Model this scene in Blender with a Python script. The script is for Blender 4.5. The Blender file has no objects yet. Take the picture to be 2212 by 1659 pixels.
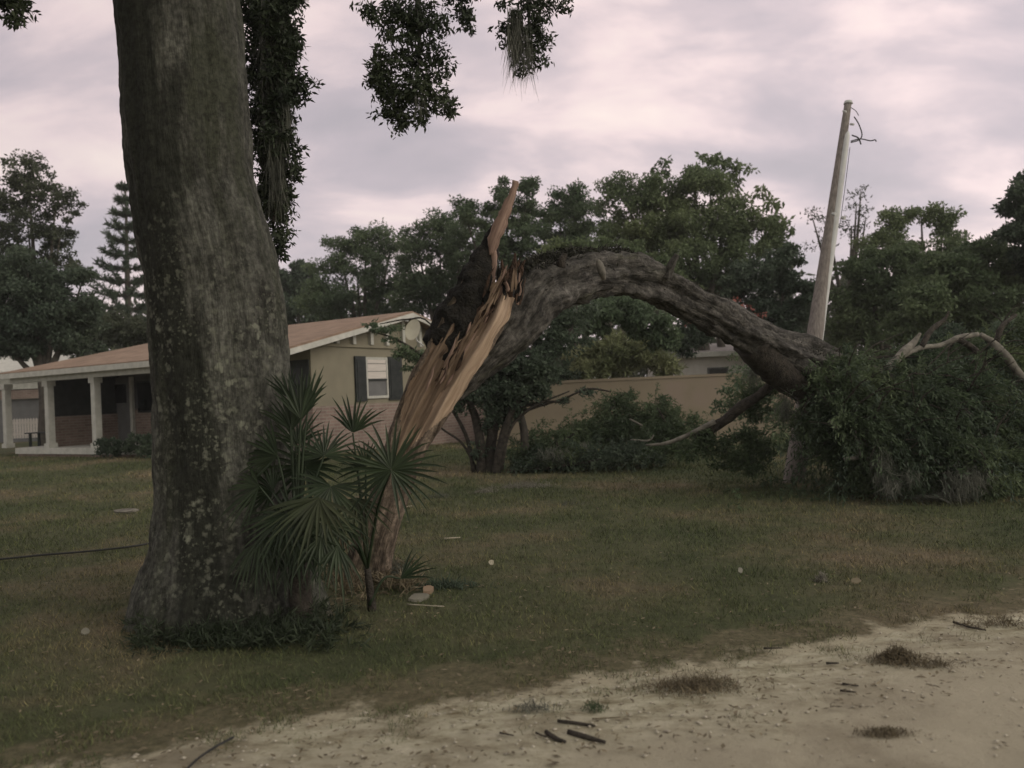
import bpy, math, random
import numpy as np
from mathutils import Vector, Matrix

scene = bpy.context.scene
col = scene.collection
R = math.radians

# ------------------------------------------------------------------ camera
F = 1736.0                                   # focal length in units of a 2212 px wide frame
ROLL, PITCH = R(2.5), math.atan(15.5 / F)
CAM = Vector((0, 0, 1.6))
cx_ = Vector((math.cos(ROLL), 0, -math.sin(ROLL)))
fw_ = Vector((0, math.cos(PITCH), math.sin(PITCH)))
cx_ = (cx_ - fw_ * cx_.dot(fw_)).normalized()
up_ = cx_.cross(fw_)
CM = Matrix((cx_, up_, -fw_)).transposed()
cam_d = bpy.data.cameras.new('camera'); cam = bpy.data.objects.new('camera', cam_d); col.objects.link(cam)
cam.matrix_world = Matrix.Translation(CAM) @ CM.to_4x4()
cam_d.sensor_width = 36; cam_d.lens = 36 * F / 2212; cam_d.clip_end = 2000; cam_d.clip_start = 0.05
cam_d.dof.use_dof = True; cam_d.dof.focus_distance = 7.5; cam_d.dof.aperture_fstop = 1.6
scene.camera = cam

# ------------------------------------------------------------------ sky and light
SUN_EL, SUN_AZ = R(24), R(118)               # azimuth clockwise from +Y
w = bpy.data.worlds.new('World'); scene.world = w; w.use_nodes = True
nt = w.node_tree; nt.nodes.clear()
N = nt.nodes.new; LK = nt.links.new
out = N('ShaderNodeOutputWorld'); add = N('ShaderNodeAddShader')
b1 = N('ShaderNodeBackground'); b2 = N('ShaderNodeBackground')
sky = N('ShaderNodeTexSky'); sky.sky_type = 'NISHITA'; sky.sun_disc = False
sky.sun_elevation = SUN_EL; sky.sun_rotation = SUN_AZ
LK(sky.outputs[0], b1.inputs[0]); b1.inputs[1].default_value = 0.012
tc = N('ShaderNodeTexCoord'); sp = N('ShaderNodeSeparateXYZ'); LK(tc.outputs['Generated'], sp.inputs[0])
def mth(op, a, b=None, c=None):
    n = N('ShaderNodeMath'); n.operation = op
    for i, v in enumerate((a, b, c)):
        if v is None: continue
        if isinstance(v, (int, float)): n.inputs[i].default_value = v
        else: LK(v, n.inputs[i])
    return n.outputs[0]
zz = mth('ADD', mth('MAXIMUM', sp.outputs[2], 0.0), 0.42)
cu = mth('DIVIDE', sp.outputs[0], zz); cv = mth('DIVIDE', sp.outputs[1], zz)
cb = N('ShaderNodeCombineXYZ'); LK(cu, cb.inputs[0]); LK(mth('MULTIPLY', cv, 1.55), cb.inputs[1]); cb.inputs[2].default_value = 8.3
n1 = N('ShaderNodeTexNoise'); n1.inputs['Scale'].default_value = 2.9; n1.inputs['Detail'].default_value = 7
n1.inputs['Roughness'].default_value = 0.52; n1.inputs['Distortion'].default_value = 0.25
LK(cb.outputs[0], n1.inputs['Vector'])
rp = N('ShaderNodeValToRGB'); LK(n1.outputs[0], rp.inputs[0])
els = rp.color_ramp.elements
els[0].position = 0.30; els[0].color = (0.45, 0.40, 0.425, 1)
els[1].position = 0.70; els[1].color = (0.90, 0.755, 0.70, 1)
for p_, c_ in ((0.42, (0.52, 0.45, 0.475, 1)), (0.50, (0.62, 0.52, 0.535, 1)), (0.59, (0.80, 0.65, 0.64, 1))):
    e = els.new(p_); e.color = c_
grad = mth('ADD', mth('MULTIPLY', sp.outputs[0], 0.24), 0.98)
neu = mth('MAXIMUM', mth('MULTIPLY', mth('SUBTRACT', sp.outputs[2], 0.5), 3.0), mth('MULTIPLY', mth('SUBTRACT', -0.05, sp.outputs[1]), 3.0))
neu = mth('MINIMUM', mth('MAXIMUM', neu, 0.0), 1.0)
mxn = N('ShaderNodeMix'); mxn.data_type = 'RGBA'; mxn.blend_type = 'MULTIPLY'; LK(neu, mxn.inputs[0]); LK(rp.outputs[0], mxn.inputs[6]); mxn.inputs[7].default_value = (0.96, 1.06, 0.92, 1)
vm = N('ShaderNodeVectorMath'); vm.operation = 'SCALE'; LK(mxn.outputs[2], vm.inputs[0]); LK(grad, vm.inputs['Scale'])
LK(vm.outputs[0], b2.inputs[0]); b2.inputs[1].default_value = 1.12
LK(b1.outputs[0], add.inputs[0]); LK(b2.outputs[0], add.inputs[1]); LK(add.outputs[0], out.inputs[0])

sd = bpy.data.lights.new('sun', 'SUN'); so = bpy.data.objects.new('sun', sd); col.objects.link(so)
sd.energy = 1.0; sd.angle = R(40); sd.color = (1.0, 0.93, 0.76)
sdir = Vector((math.sin(SUN_AZ) * math.cos(SUN_EL), math.cos(SUN_AZ) * math.cos(SUN_EL), math.sin(SUN_EL)))
so.rotation_euler = sdir.to_track_quat('Z', 'Y').to_euler(); so.location = (10, -10, 20)
vs = scene.view_settings
vs.view_transform = 'Standard'; vs.look = 'None'; vs.gamma = 1; vs.exposure = 0; vs.use_curve_mapping = False
scene.render.filter_size = 2.35
scene.cycles.max_bounces = 5; scene.cycles.diffuse_bounces = 3; scene.cycles.transparent_max_bounces = 4

# ------------------------------------------------------------------ helpers
def P(px, py, d):
    "point seen at (px,py) of the 2212x1659 frame, at world depth y = d"
    r = CM @ Vector(((px - 1106) / F, (829.5 - py) / F, -1))
    return CAM + r * (d / r.y)
def GP(px, py, z=0.0):
    r = CM @ Vector(((px - 1106) / F, (829.5 - py) / F, -1))
    return CAM + r * ((z - CAM.z) / r.z)

def _hash(ix, iy, iz, s):
    h = (ix * 374761393 + iy * 668265263 + iz * 2147483647 + s * 1274126177) & 0xffffffff
    h = ((h ^ (h >> 13)) * 1274126177) & 0xffffffff
    return ((h ^ (h >> 16)) & 0xffff) / 65535.0
def vn(x, y, z=0.0, s=0):
    x, y, z = np.broadcast_arrays(np.asarray(x, float), np.asarray(y, float), np.asarray(z, float))
    ix, iy, iz = (np.floor(a).astype(np.int64) for a in (x, y, z))
    fx, fy, fz = x - ix, y - iy, z - iz
    fx, fy, fz = (f * f * (3 - 2 * f) for f in (fx, fy, fz))
    r = 0
    for a in (0, 1):
        for b in (0, 1):
            for c in (0, 1):
                wt = (fx if a else 1 - fx) * (fy if b else 1 - fy) * (fz if c else 1 - fz)
                r = r + wt * _hash(ix + a, iy + b, iz + c, s)
    return r
def fbm(x, y, z=0.0, s=0, o=4):
    r, a, t = 0, 0.5, 0
    for i in range(o):
        r = r + a * vn(np.asarray(x) * 2 ** i, np.asarray(y) * 2 ** i, np.asarray(z) * 2 ** i, s + i * 7); t += a; a *= 0.5
    return r / t

def tag(o, label=None, cat=None, group=None, kind=None):
    if label: o['label'] = label
    if cat: o['category'] = cat
    if group: o['group'] = group
    if kind: o['kind'] = kind
    return o
def empty(name, loc, rz=0.0):
    o = bpy.data.objects.new(name, None); col.objects.link(o); o.location = loc; o.rotation_euler.z = rz
    o.empty_display_size = 0.2
    return o
bpy_update = bpy.context.view_layer.update
def mk(name, V, Fc, mat, parent=None, smooth=False, attr=None):
    "mesh object from world-space vertices; Fc is a list of faces or an (n,k) array"
    me = bpy.data.meshes.new(name)
    V = np.asarray(V, dtype=np.float32).reshape(-1, 3)
    if parent is not None and not getattr(parent, '_loc', False):
        M = np.array(Matrix.LocRotScale(parent.location, parent.rotation_euler, None).inverted()) if parent.parent is None else np.eye(4)
        if parent.parent is not None:
            p = parent
            while p.parent is not None: p = p.parent
            M = np.array(Matrix.LocRotScale(p.location, p.rotation_euler, None).inverted())
        V = V @ M[:3, :3].T.astype(np.float32) + M[:3, 3].astype(np.float32)
    if isinstance(Fc, np.ndarray):
        n, k = Fc.shape
        me.vertices.add(len(V)); me.vertices.foreach_set('co', V.ravel())
        me.loops.add(n * k); me.loops.foreach_set('vertex_index', Fc.astype(np.int32).ravel())
        me.polygons.add(n); me.polygons.foreach_set('loop_start', np.arange(0, n * k, k, dtype=np.int32))
        me.polygons.foreach_set('loop_total', np.full(n, k, dtype=np.int32))
    else:
        me.from_pydata([tuple(map(float, v)) for v in V], [], [tuple(map(int, f)) for f in Fc])
    me.polygons.foreach_set('use_smooth', [smooth] * len(me.polygons))
    if attr is not None:
        for k_, a_ in attr.items():
            at = me.attributes.new(k_, 'FLOAT', 'POINT'); at.data.foreach_set('value', np.asarray(a_, np.float32))
    me.update(); me.validate()
    if mat: me.materials.append(mat)
    o = bpy.data.objects.new(name, me); col.objects.link(o)
    if parent is not None: o.parent = parent
    return o
# (only top-level empties carry a transform; every child sits at its thing's origin)

class MB:
    def __init__(s): s.v, s.f = [], []
    def add(s, v, f):
        b = len(s.v); s.v += [tuple(p) for p in v]; s.f += [tuple(i + b for i in q) for q in f]; return s
    def box(s, x0, x1, y0, y1, z0, z1):
        v = [(x, y, z) for z in (z0, z1) for y in (y0, y1) for x in (x0, x1)]
        return s.add(v, [(0, 2, 3, 1), (4, 5, 7, 6), (0, 1, 5, 4), (2, 6, 7, 3), (0, 4, 6, 2), (1, 3, 7, 5)])
    def prism(s, poly, y0, y1):
        n = len(poly); v = [(x, y0, z) for x, z in poly] + [(x, y1, z) for x, z in poly]
        return s.add(v, [tuple(range(n)), tuple(range(2 * n - 1, n - 1, -1))] + [(i, n + i, n + (i + 1) % n, (i + 1) % n) for i in range(n)])
    def tube(s, pts, rad, n=8):
        v, f = tube_vf(pts, rad, n, 0, 0, 1); b = len(s.v); s.v += [tuple(p) for p in v]; s.f += [tuple(i + b for i in q) for q in f]; return s
    def out(s, name, mat, parent=None, local=False, smooth=False):
        v = np.array(s.v, float)
        if local:
            M = np.array(Matrix.LocRotScale(parent.location, parent.rotation_euler, None)) if parent.parent is None else None
            p = parent
            while p.parent is not None: p = p.parent
            M = np.array(Matrix.LocRotScale(p.location, p.rotation_euler, None))
            v = v @ M[:3, :3].T + M[:3, 3]
        return mk(name, v, s.f, mat, parent, smooth)

def spline(pts, rad, m):
    pts = np.array([tuple(p) for p in pts], float); rad = np.array(rad, float); n = len(pts)
    A = np.column_stack([pts, rad]); A = np.vstack([2 * A[0] - A[1], A, 2 * A[-1] - A[-2]])
    o = []
    for i in range(n - 1):
        p0, p1, p2, p3 = A[i:i + 4]
        for t in np.linspace(0, 1, m, endpoint=False):
            o.append(.5 * ((2 * p1) + (-p0 + p2) * t + (2 * p0 - 5 * p1 + 4 * p2 - p3) * t * t + (-p0 + 3 * p1 - 3 * p2 + p3) * t ** 3))
    o.append(A[-2]); o = np.array(o)
    return o[:, :3], np.maximum(o[:, 3], 0.001)
def tube_vf(pts, rad, n=12, rough=0.0, seed=0, m=6, ridge=0.0, modf=None, caps=True, nfreq=9.0):
    global _BK
    C, r = spline(pts, rad, m) if m > 1 else (np.array([tuple(p) for p in pts], float), np.array(rad, float) * np.ones(len(pts)))
    T = np.gradient(C, axis=0); T /= np.linalg.norm(T, axis=1)[:, None] + 1e-9
    u = np.cross(T[0], (0.13, 1, 0.07)); u /= np.linalg.norm(u)
    th = np.arange(n) * 2 * np.pi / n; V = []
    for i in range(len(C)):
        u = u - T[i] * u.dot(T[i]); u /= np.linalg.norm(u); v = np.cross(T[i], u)
        d = np.cos(th)[:, None] * u + np.sin(th)[:, None] * v
        rr = np.full(n, r[i])
        if rough or ridge:
            q = C[i] + d * r[i]
            rr = rr * (1 + rough * (2 * fbm(q[:, 0] * nfreq, q[:, 1] * nfreq, q[:, 2] * nfreq, seed) - 1)
                       + ridge * (2 * vn(np.cos(th) * 4 + seed, np.sin(th) * 4, i * .12, seed) - 1))
        ring = C[i] + d * rr[:, None]
        if modf: ring = modf(ring, C[i], r[i], i / (len(C) - 1), d)
        V.append(ring)
    V = np.vstack(V); m_ = len(C)
    ln_ = np.concatenate([[0], np.cumsum(np.linalg.norm(np.diff(C, axis=0), axis=1))])
    _BK = np.stack([(r[:, None] * .5 + r.mean() * .5) * np.cos(th)[None], (r[:, None] * .5 + r.mean() * .5) * np.sin(th)[None], np.repeat(ln_[:, None], n, 1)], -1).reshape(-1, 3) + seed * 1.7
    Fc = [(i * n + j, i * n + (j + 1) % n, (i + 1) * n + (j + 1) % n, (i + 1) * n + j) for i in range(m_ - 1) for j in range(n)]
    if caps: Fc += [tuple(range(n - 1, -1, -1)), tuple((m_ - 1) * n + j for j in range(n))]
    return V, Fc
def setbk(o, bk):
    at = o.data.attributes.new('bk', 'FLOAT_VECTOR', 'POINT'); at.data.foreach_set('vector', np.asarray(bk, np.float32).ravel()); return o
def tube(name, pts, rad, mat, parent=None, **k):
    V, Fc = tube_vf(pts, rad, **k); return setbk(mk(name, V, Fc, mat, parent, True), _BK)

def leaf_vf(pts, L, W, rng, bias=(0, 0, -.2), dirs=None):
    n = len(pts); a = rng.normal(size=(n, 3)) + np.array(bias)
    if dirs is not None: a = a * .6 + dirs
    a /= np.linalg.norm(a, axis=1)[:, None]
    b = np.cross(a, rng.normal(size=(n, 3))); b /= np.linalg.norm(b, axis=1)[:, None]
    s = rng.uniform(.6, 1.3, (n, 1)); l = L * s; w_ = W * s
    V = np.stack([pts, pts + a * l * .45 + b * w_ * .5, pts + a * l, pts + a * l * .45 - b * w_ * .5], 1).reshape(-1, 3)
    return V, np.arange(4 * n).reshape(-1, 4)
def leaves(name, pts, L, W, mat, parent, seed=0, **k):
    V, Fc = leaf_vf(np.asarray(pts), L, W, np.random.default_rng(seed), **k)
    return mk(name, V, Fc, mat, parent)

def cloud(blobs, per_px, sub_px, seed, hollow=.35, depth=.8, keep=1.0):
    "leaf points of a crown: blobs (px,py,rx,ry,d) filled with smaller clumps of leaves"
    rng = np.random.default_rng(seed); out = []
    for (px, py, rx, ry, d) in blobs:
        c = np.array(P(px, py, d)); k = d / F
        A = np.array([rx * k, max(rx, ry) * k * depth, ry * k])
        ns = max(3, int(rx * ry / sub_px ** 2 * 3.2))
        q = rng.normal(size=(ns, 3)); q /= np.linalg.norm(q, axis=1)[:, None]
        q *= (hollow + (1 - hollow) * rng.random((ns, 1)) ** .6)
        sub = c + q * A * .92
        sub = sub[rng.random(ns) < keep]
        tot = int(math.pi * rx * ry * per_px); m = max(3, tot // max(1, len(sub)))
        sr = sub_px * k * rng.uniform(.6, 1.25, (len(sub), 1, 1))
        e = rng.normal(size=(len(sub), m, 3)); e /= np.linalg.norm(e, axis=2)[:, :, None]
        e *= rng.random((len(sub), m, 1)) ** .45 * sr * np.array([1.15, 1.15, .75])
        out.append((sub[:, None, :] + e).reshape(-1, 3))
    return np.vstack(out)

def strands(name, tops, length, mat, parent, seed=0, width=.006, spread=.02, lean=(0, 0, -1), segs=4, curl=.15):
    rng = np.random.default_rng(seed); tops = np.asarray(tops); n = len(tops)
    l = length * rng.uniform(.4, 1.2, (n, 1)); p = tops.copy(); V = []
    side = rng.normal(size=(n, 3)); side[:, 2] *= .3; side /= np.linalg.norm(side, axis=1)[:, None]
    dr = np.array(lean) + rng.normal(size=(n, 3)) * curl
    for i in range(segs + 1):
        wd = width * (1 - i / (segs + .6))
        V.append(np.stack([p - side * wd / 2, p + side * wd / 2], 1))
        dr = dr + rng.normal(size=(n, 3)) * curl * .8
        p = p + dr / np.linalg.norm(dr, axis=1)[:, None] * l / segs
    V = np.stack(V, 1).reshape(-1, 3); k = 2 * (segs + 1)
    base = np.arange(n)[:, None] * k
    q = np.array([[2 * i, 2 * i + 1, 2 * i + 3, 2 * i + 2] for i in range(segs)])
    return mk(name, V, (base[:, :, None] + q[None]).reshape(-1, 4), mat, parent)

# ------------------------------------------------------------------ materials
def mat_new(name, rough=.9):
    m = bpy.data.materials.new(name); m.use_nodes = True; t = m.node_tree
    b = t.nodes['Principled BSDF']; b.inputs['Roughness'].default_value = rough
    b.inputs['Specular IOR Level'].default_value = .25
    return m, t, b
def noise(t, sc, det=5, rough=.55, vec=None, co='Object', stretch=None):
    c = t.nodes.new('ShaderNodeTexCoord')
    if co == 'bk':
        c = t.nodes.new('ShaderNodeAttribute'); c.attribute_name = 'bk'; co = 'Vector'
    n = t.nodes.new('ShaderNodeTexNoise')
    n.inputs['Scale'].default_value = sc; n.inputs['Detail'].default_value = det; n.inputs['Roughness'].default_value = rough
    if stretch:
        mp = t.nodes.new('ShaderNodeMapping'); mp.inputs['Scale'].default_value = stretch
        t.links.new(c.outputs[co], mp.inputs[0]); t.links.new(mp.outputs[0], n.inputs['Vector'])
    else: t.links.new(c.outputs[co], n.inputs['Vector'])
    return n.outputs[0]
def ramp(t, fac, stops):
    r = t.nodes.new('ShaderNodeValToRGB'); t.links.new(fac, r.inputs[0]); e = r.color_ramp.elements
    e[0].position, e[0].color = stops[0][0], (*stops[0][1], 1); e[1].position, e[1].color = stops[-1][0], (*stops[-1][1], 1)
    for p, c in stops[1:-1]:
        q = e.new(p); q.color = (*c, 1)
    return r.outputs[0]
def mix(t, f, a, b, mode='MIX'):
    m = t.nodes.new('ShaderNodeMix'); m.data_type = 'RGBA'; m.blend_type = mode
    for s, v in ((0, f), (6, a), (7, b)):
        if isinstance(v, (int, float)): m.inputs[s].default_value = v
        elif isinstance(v, tuple): m.inputs[s].default_value = (*v, 1)
        else: t.links.new(v, m.inputs[s])
    return m.outputs[2]
def bump(t, b, h, strength=.5, dist=.02):
    n = t.nodes.new('ShaderNodeBump'); n.inputs['Strength'].default_value = strength; n.inputs['Distance'].default_value = dist
    t.links.new(h, n.inputs['Height']); t.links.new(n.outputs[0], b.inputs['Normal'])
def simple(name, c1, c2, sc=8, rough=.85, bmp=.3, dist=.01, stretch=None, spots=None, co='Object', spst=None):
    m, t, b = mat_new(name, rough); n = noise(t, sc, stretch=stretch, co=co)
    c = ramp(t, n, [(.32, c1), (.68, c2)])
    if spots: c = mix(t, ramp(t, noise(t, spots[0], 4, stretch=spst, co=co if spst else 'Object'), [(spots[1], (0, 0, 0)), (spots[1] + .06, (1, 1, 1))]), c, spots[2])
    t.links.new(c, b.inputs['Base Color']); bump(t, b, noise(t, sc * (1 if co == 'bk' else 3), 6, stretch=stretch, co=co), bmp, dist)
    return m
def foliage(name, c1, c2, c3, sc=.8, trans=.12, rough=.6):
    m, t, b = mat_new(name, rough)
    g = t.nodes.new('ShaderNodeNewGeometry')
    c = ramp(t, noise(t, sc, 3), [(.33, c1), (.52, c2), (.7, c3)])
    v = ramp(t, g.outputs['Random Per Island'], [(0, (.7, .7, .7)), (1, (1.25, 1.25, 1.2))])
    c = mix(t, 1.0, c, v, 'MULTIPLY'); t.links.new(c, b.inputs['Base Color'])
    tr = t.nodes.new('ShaderNodeBsdfTranslucent'); t.links.new(c, tr.inputs[0]); mx = t.nodes.new('ShaderNodeMixShader')
    mx.inputs[0].default_value = trans; t.links.new(b.outputs[0], mx.inputs[1]); t.links.new(tr.outputs[0], mx.inputs[2])
    t.links.new(mx.outputs[0], t.nodes['Material Output'].inputs[0])
    return m

# bark that follows the stem: fissures along its length, blotches of moss and algae, small pale lichen low down
def bark(name, base1, base2, moss, spots=True, fs=(26, 26, 7), mossp=.50, stain=None):
    m, t, b = mat_new(name, .95)
    f1 = noise(t, 1, 8, .62, co='bk', stretch=fs)
    c = ramp(t, f1, [(.36, base1), (.62, base2)])
    c = mix(t, ramp(t, noise(t, 1, 6, .6, co='bk', stretch=(3, 3, .9)), [(.40, (.62, .62, .62)), (.62, (1.2, 1.2, 1.2))]), (0, 0, 0), c, 'MULTIPLY') if False else mix(t, 1.0, c, ramp(t, noise(t, 1, 6, .6, co='bk', stretch=(5, 5, 3)), [(.38, (.55, .55, .55)), (.62, (1.25, 1.25, 1.25))]), 'MULTIPLY')
    mo = ramp(t, noise(t, 1, 7, .65, co='bk', stretch=(2.2, 2.2, .6)), [(mossp, (0, 0, 0)), (mossp + .10, (1, 1, 1))])
    c = mix(t, mo, c, moss)
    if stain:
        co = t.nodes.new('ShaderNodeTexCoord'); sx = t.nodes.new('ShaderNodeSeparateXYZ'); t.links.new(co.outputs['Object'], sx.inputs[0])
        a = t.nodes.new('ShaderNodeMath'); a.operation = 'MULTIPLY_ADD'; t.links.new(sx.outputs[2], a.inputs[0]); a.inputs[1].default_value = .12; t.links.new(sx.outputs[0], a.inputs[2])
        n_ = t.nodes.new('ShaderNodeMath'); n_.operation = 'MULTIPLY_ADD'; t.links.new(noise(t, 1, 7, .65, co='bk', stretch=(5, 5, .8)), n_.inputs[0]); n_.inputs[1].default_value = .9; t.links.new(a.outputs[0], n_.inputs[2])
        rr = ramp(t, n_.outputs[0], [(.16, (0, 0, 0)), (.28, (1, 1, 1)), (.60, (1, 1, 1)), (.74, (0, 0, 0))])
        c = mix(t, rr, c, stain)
    c = mix(t, 1.0, c, ramp(t, noise(t, 26, 6, .7), [(.36, (.55, .55, .55)), (.64, (1.4, 1.4, 1.38))]), 'MULTIPLY')
    if spots:
        for sc_, pk, lo, hi, top_, cl in ((15, .44, .18, .44, 3.4, (.18, .185, .15)), (34, .45, .14, .42, 3.2, (.16, .165, .13)), (9, .60, .16, .36, 2.9, (.26, .27, .215))):
            co = t.nodes.new('ShaderNodeTexCoord'); vo = t.nodes.new('ShaderNodeTexVoronoi'); vo.inputs['Scale'].default_value = sc_
            dn = t.nodes.new('ShaderNodeTexNoise'); dn.inputs['Scale'].default_value = sc_ * 1.8; dn.inputs['Detail'].default_value = 4
            t.links.new(co.outputs['Object'], dn.inputs['Vector'])
            va = t.nodes.new('ShaderNodeVectorMath'); va.operation = 'MULTIPLY_ADD'; t.links.new(dn.outputs[1], va.inputs[0])
            va.inputs[1].default_value = (1.3 / sc_,) * 3; t.links.new(co.outputs['Object'], va.inputs[2]); t.links.new(va.outputs[0], vo.inputs['Vector'])
            dist = ramp(t, vo.outputs['Distance'], [(lo, (1, 1, 1)), (hi, (0, 0, 0))])
            pick = ramp(t, vo.outputs['Color'], [(pk, (0, 0, 0)), (pk + .08, (1, 1, 1))])
            clus = ramp(t, noise(t, 2.6, 4, .6), [(.40, (0, 0, 0)), (.52, (1, 1, 1))])
            sz = t.nodes.new('ShaderNodeSeparateXYZ'); t.links.new(co.outputs['Object'], sz.inputs[0])
            mr = t.nodes.new('ShaderNodeMapRange'); t.links.new(sz.outputs[2], mr.inputs[0])
            mr.inputs[1].default_value = top_; mr.inputs[2].default_value = top_ - .7; mr.inputs[3].default_value = 0; mr.inputs[4].default_value = .85
            f = mix(t, 1.0, mix(t, 1.0, mix(t, 1.0, dist, pick, 'MULTIPLY'), mr.outputs[0], 'MULTIPLY'), clus, 'MULTIPLY')
            c = mix(t, f, c, cl)
    t.links.new(c, b.inputs['Base Color'])
    hh_ = t.nodes.new('ShaderNodeMath'); hh_.operation = 'ADD'; t.links.new(f1, hh_.inputs[0]); t.links.new(noise(t, 1, 8, .7, co='bk', stretch=(40, 40, 9)), hh_.inputs[1])
    bump(t, b, hh_.outputs[0], 1.0, .035)
    return m

M = {}
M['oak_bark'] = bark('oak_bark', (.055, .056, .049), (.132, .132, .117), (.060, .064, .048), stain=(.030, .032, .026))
M['stem_bark'] = bark('stem_bark', (.034, .032, .030), (.150, .140, .130), (.10, .10, .07), False, (20, 20, 4.5), .60)
M['split_bark'] = bark('split_bark', (.09, .07, .055), (.25, .195, .155), (.08, .075, .05), False, (22, 22, 5), .58)
M['dark_bark'] = simple('dark_bark', (.022, .019, .017), (.07, .06, .05), 14, bmp=.9, dist=.03)
M['char'] = simple('charred_bark', (.008, .008, .008), (.030, .027, .023), 12, bmp=1, dist=.05)
M['pale_bark'] = simple('pale_bark', (.10, .093, .082), (.25, .23, .20), 10, bmp=.5)
M['far_bark'] = simple('far_bark', (.05, .045, .04), (.12, .105, .09), 5, bmp=.3)
M['wood'] = simple('fresh_wood', (.150, .105, .074), (.265, .190, .135), 1, bmp=.8, dist=.04, stretch=(42, 42, 2.2), spots=(1, .60, (.07, .045, .03)), co='bk', spst=(11, 11, 2.2))
M['wood_edge'] = simple('wood_edge', (.36, .26, .185), (.52, .39, .295), 1, bmp=.9, dist=.03, stretch=(36, 36, 2.0), spots=(1, .66, (.12, .08, .055)), co='bk', spst=(9, 9, 2.5))
M['rot'] = simple('rotten_wood', (.018, .013, .010), (.11, .065, .045), 8, bmp=1, dist=.06, stretch=(2, 2, 1))
M['splinter'] = simple('splinter_wood', (.17, .11, .088), (.36, .25, .205), 1, bmp=.8, dist=.02, stretch=(40, 40, 3), co='bk')
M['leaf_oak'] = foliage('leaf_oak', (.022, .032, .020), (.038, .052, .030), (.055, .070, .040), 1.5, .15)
M['leaf_a'] = foliage('leaf_a', (0.065, 0.100, 0.063), (0.112, 0.156, 0.094), (0.159, 0.203, 0.112), .30, .38)
M['leaf_b'] = foliage('leaf_b', (0.085, 0.124, 0.068), (0.142, 0.184, 0.099), (0.212, 0.248, 0.124), .30, .38)
M['leaf_c'] = foliage('leaf_c', (0.053, 0.078, 0.057), (0.085, 0.116, 0.083), (0.118, 0.151, 0.100), .35, .38)
M['leaf_y'] = foliage('leaf_y', (.14, .165, .085), (.21, .23, .125), (.27, .27, .155), .6, .25)
M['leaf_far'] = foliage('leaf_far', (.055, .07, .048), (.09, .105, .07), (.12, .135, .085), .2, .38)
M['leaf_fall'] = foliage('leaf_fall', (.055, .084, .050), (.095, .130, .072), (.145, .185, .095), .8, .38)
M['leaf_fern'] = foliage('leaf_fern', (.020, .021, .016), (.034, .034, .026), (.06, .06, .045), 3, .1)
M['leaf_red'] = foliage('leaf_red', (.26, .08, .075), (.34, .13, .11), (.38, .22, .17), 2)
M['palm'] = foliage('palm_leaf', (.018, .030, .016), (.034, .050, .026), (.055, .072, .038), 1.5, .15, .45)
M['palm_old'] = foliage('palm_leaf_old', (.034, .044, .022), (.046, .054, .028), (.07, .07, .038), 1.5)
M['palm_dead'] = foliage('palm_leaf_dead', (.08, .06, .04), (.13, .10, .068), (.18, .14, .10), 2)
M['moss'] = foliage('grey_moss', (.09, .095, .08), (.14, .145, .125), (.19, .19, .165), 3, .25)
M['moss_pale'] = foliage('pale_moss', (.18, .17, .15), (.27, .255, .22), (.36, .34, .30), 3, .25)
M['straw'] = foliage('straw', (.12, .098, .064), (.17, .14, .095), (.23, .19, .13), 3)
M['white'] = simple('white_paint', (.46, .455, .42), (.60, .59, .55), 6, .6, .1)
M['bright_white'] = simple('bright_white', (.70, .66, .62), (.82, .78, .74), 4, .7, .1)
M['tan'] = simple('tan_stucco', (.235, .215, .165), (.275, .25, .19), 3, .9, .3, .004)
M['wallmat'] = simple('brown_stucco', (.225, .185, .14), (.28, .235, .175), .8, .9, .4, .006, spots=(.4, .58, (.27, .215, .175)))
M['dark_trim'] = simple('dark_trim', (.03, .034, .036), (.05, .055, .055), 6, .6, .1)
M['glass_dark'] = simple('dark_glass', (.012, .013, .015), (.02, .022, .025), 2, .15, .0)
M['blind'] = simple('window_blind', (.62, .57, .54), (.72, .66, .62), 3, .7, .1, stretch=(1, 1, 8))
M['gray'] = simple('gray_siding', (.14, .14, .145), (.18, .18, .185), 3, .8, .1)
M['pole'] = simple('pole_wood', (.155, .135, .128), (.30, .268, .250), 3, .9, .7, .01, stretch=(14, 14, .7))
M['conduit'] = simple('conduit_metal', (.50, .51, .51), (.62, .62, .62), 5, .5, .1)
M['wire'] = simple('black_wire', (.02, .02, .02), (.04, .04, .04), 5, .5, .1)
M['beige'] = simple('beige_dish', (.48, .45, .36), (.56, .53, .43), 4, .6, .1)
M['tile_roof'] = simple('gray_roof', (.22, .20, .20), (.30, .27, .27), 6, .9, .2)
M['lumber'] = simple('pine_board', (.35, .31, .24), (.50, .45, .36), 6, .8, .4, .004, stretch=(1, 6, 1))

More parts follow.
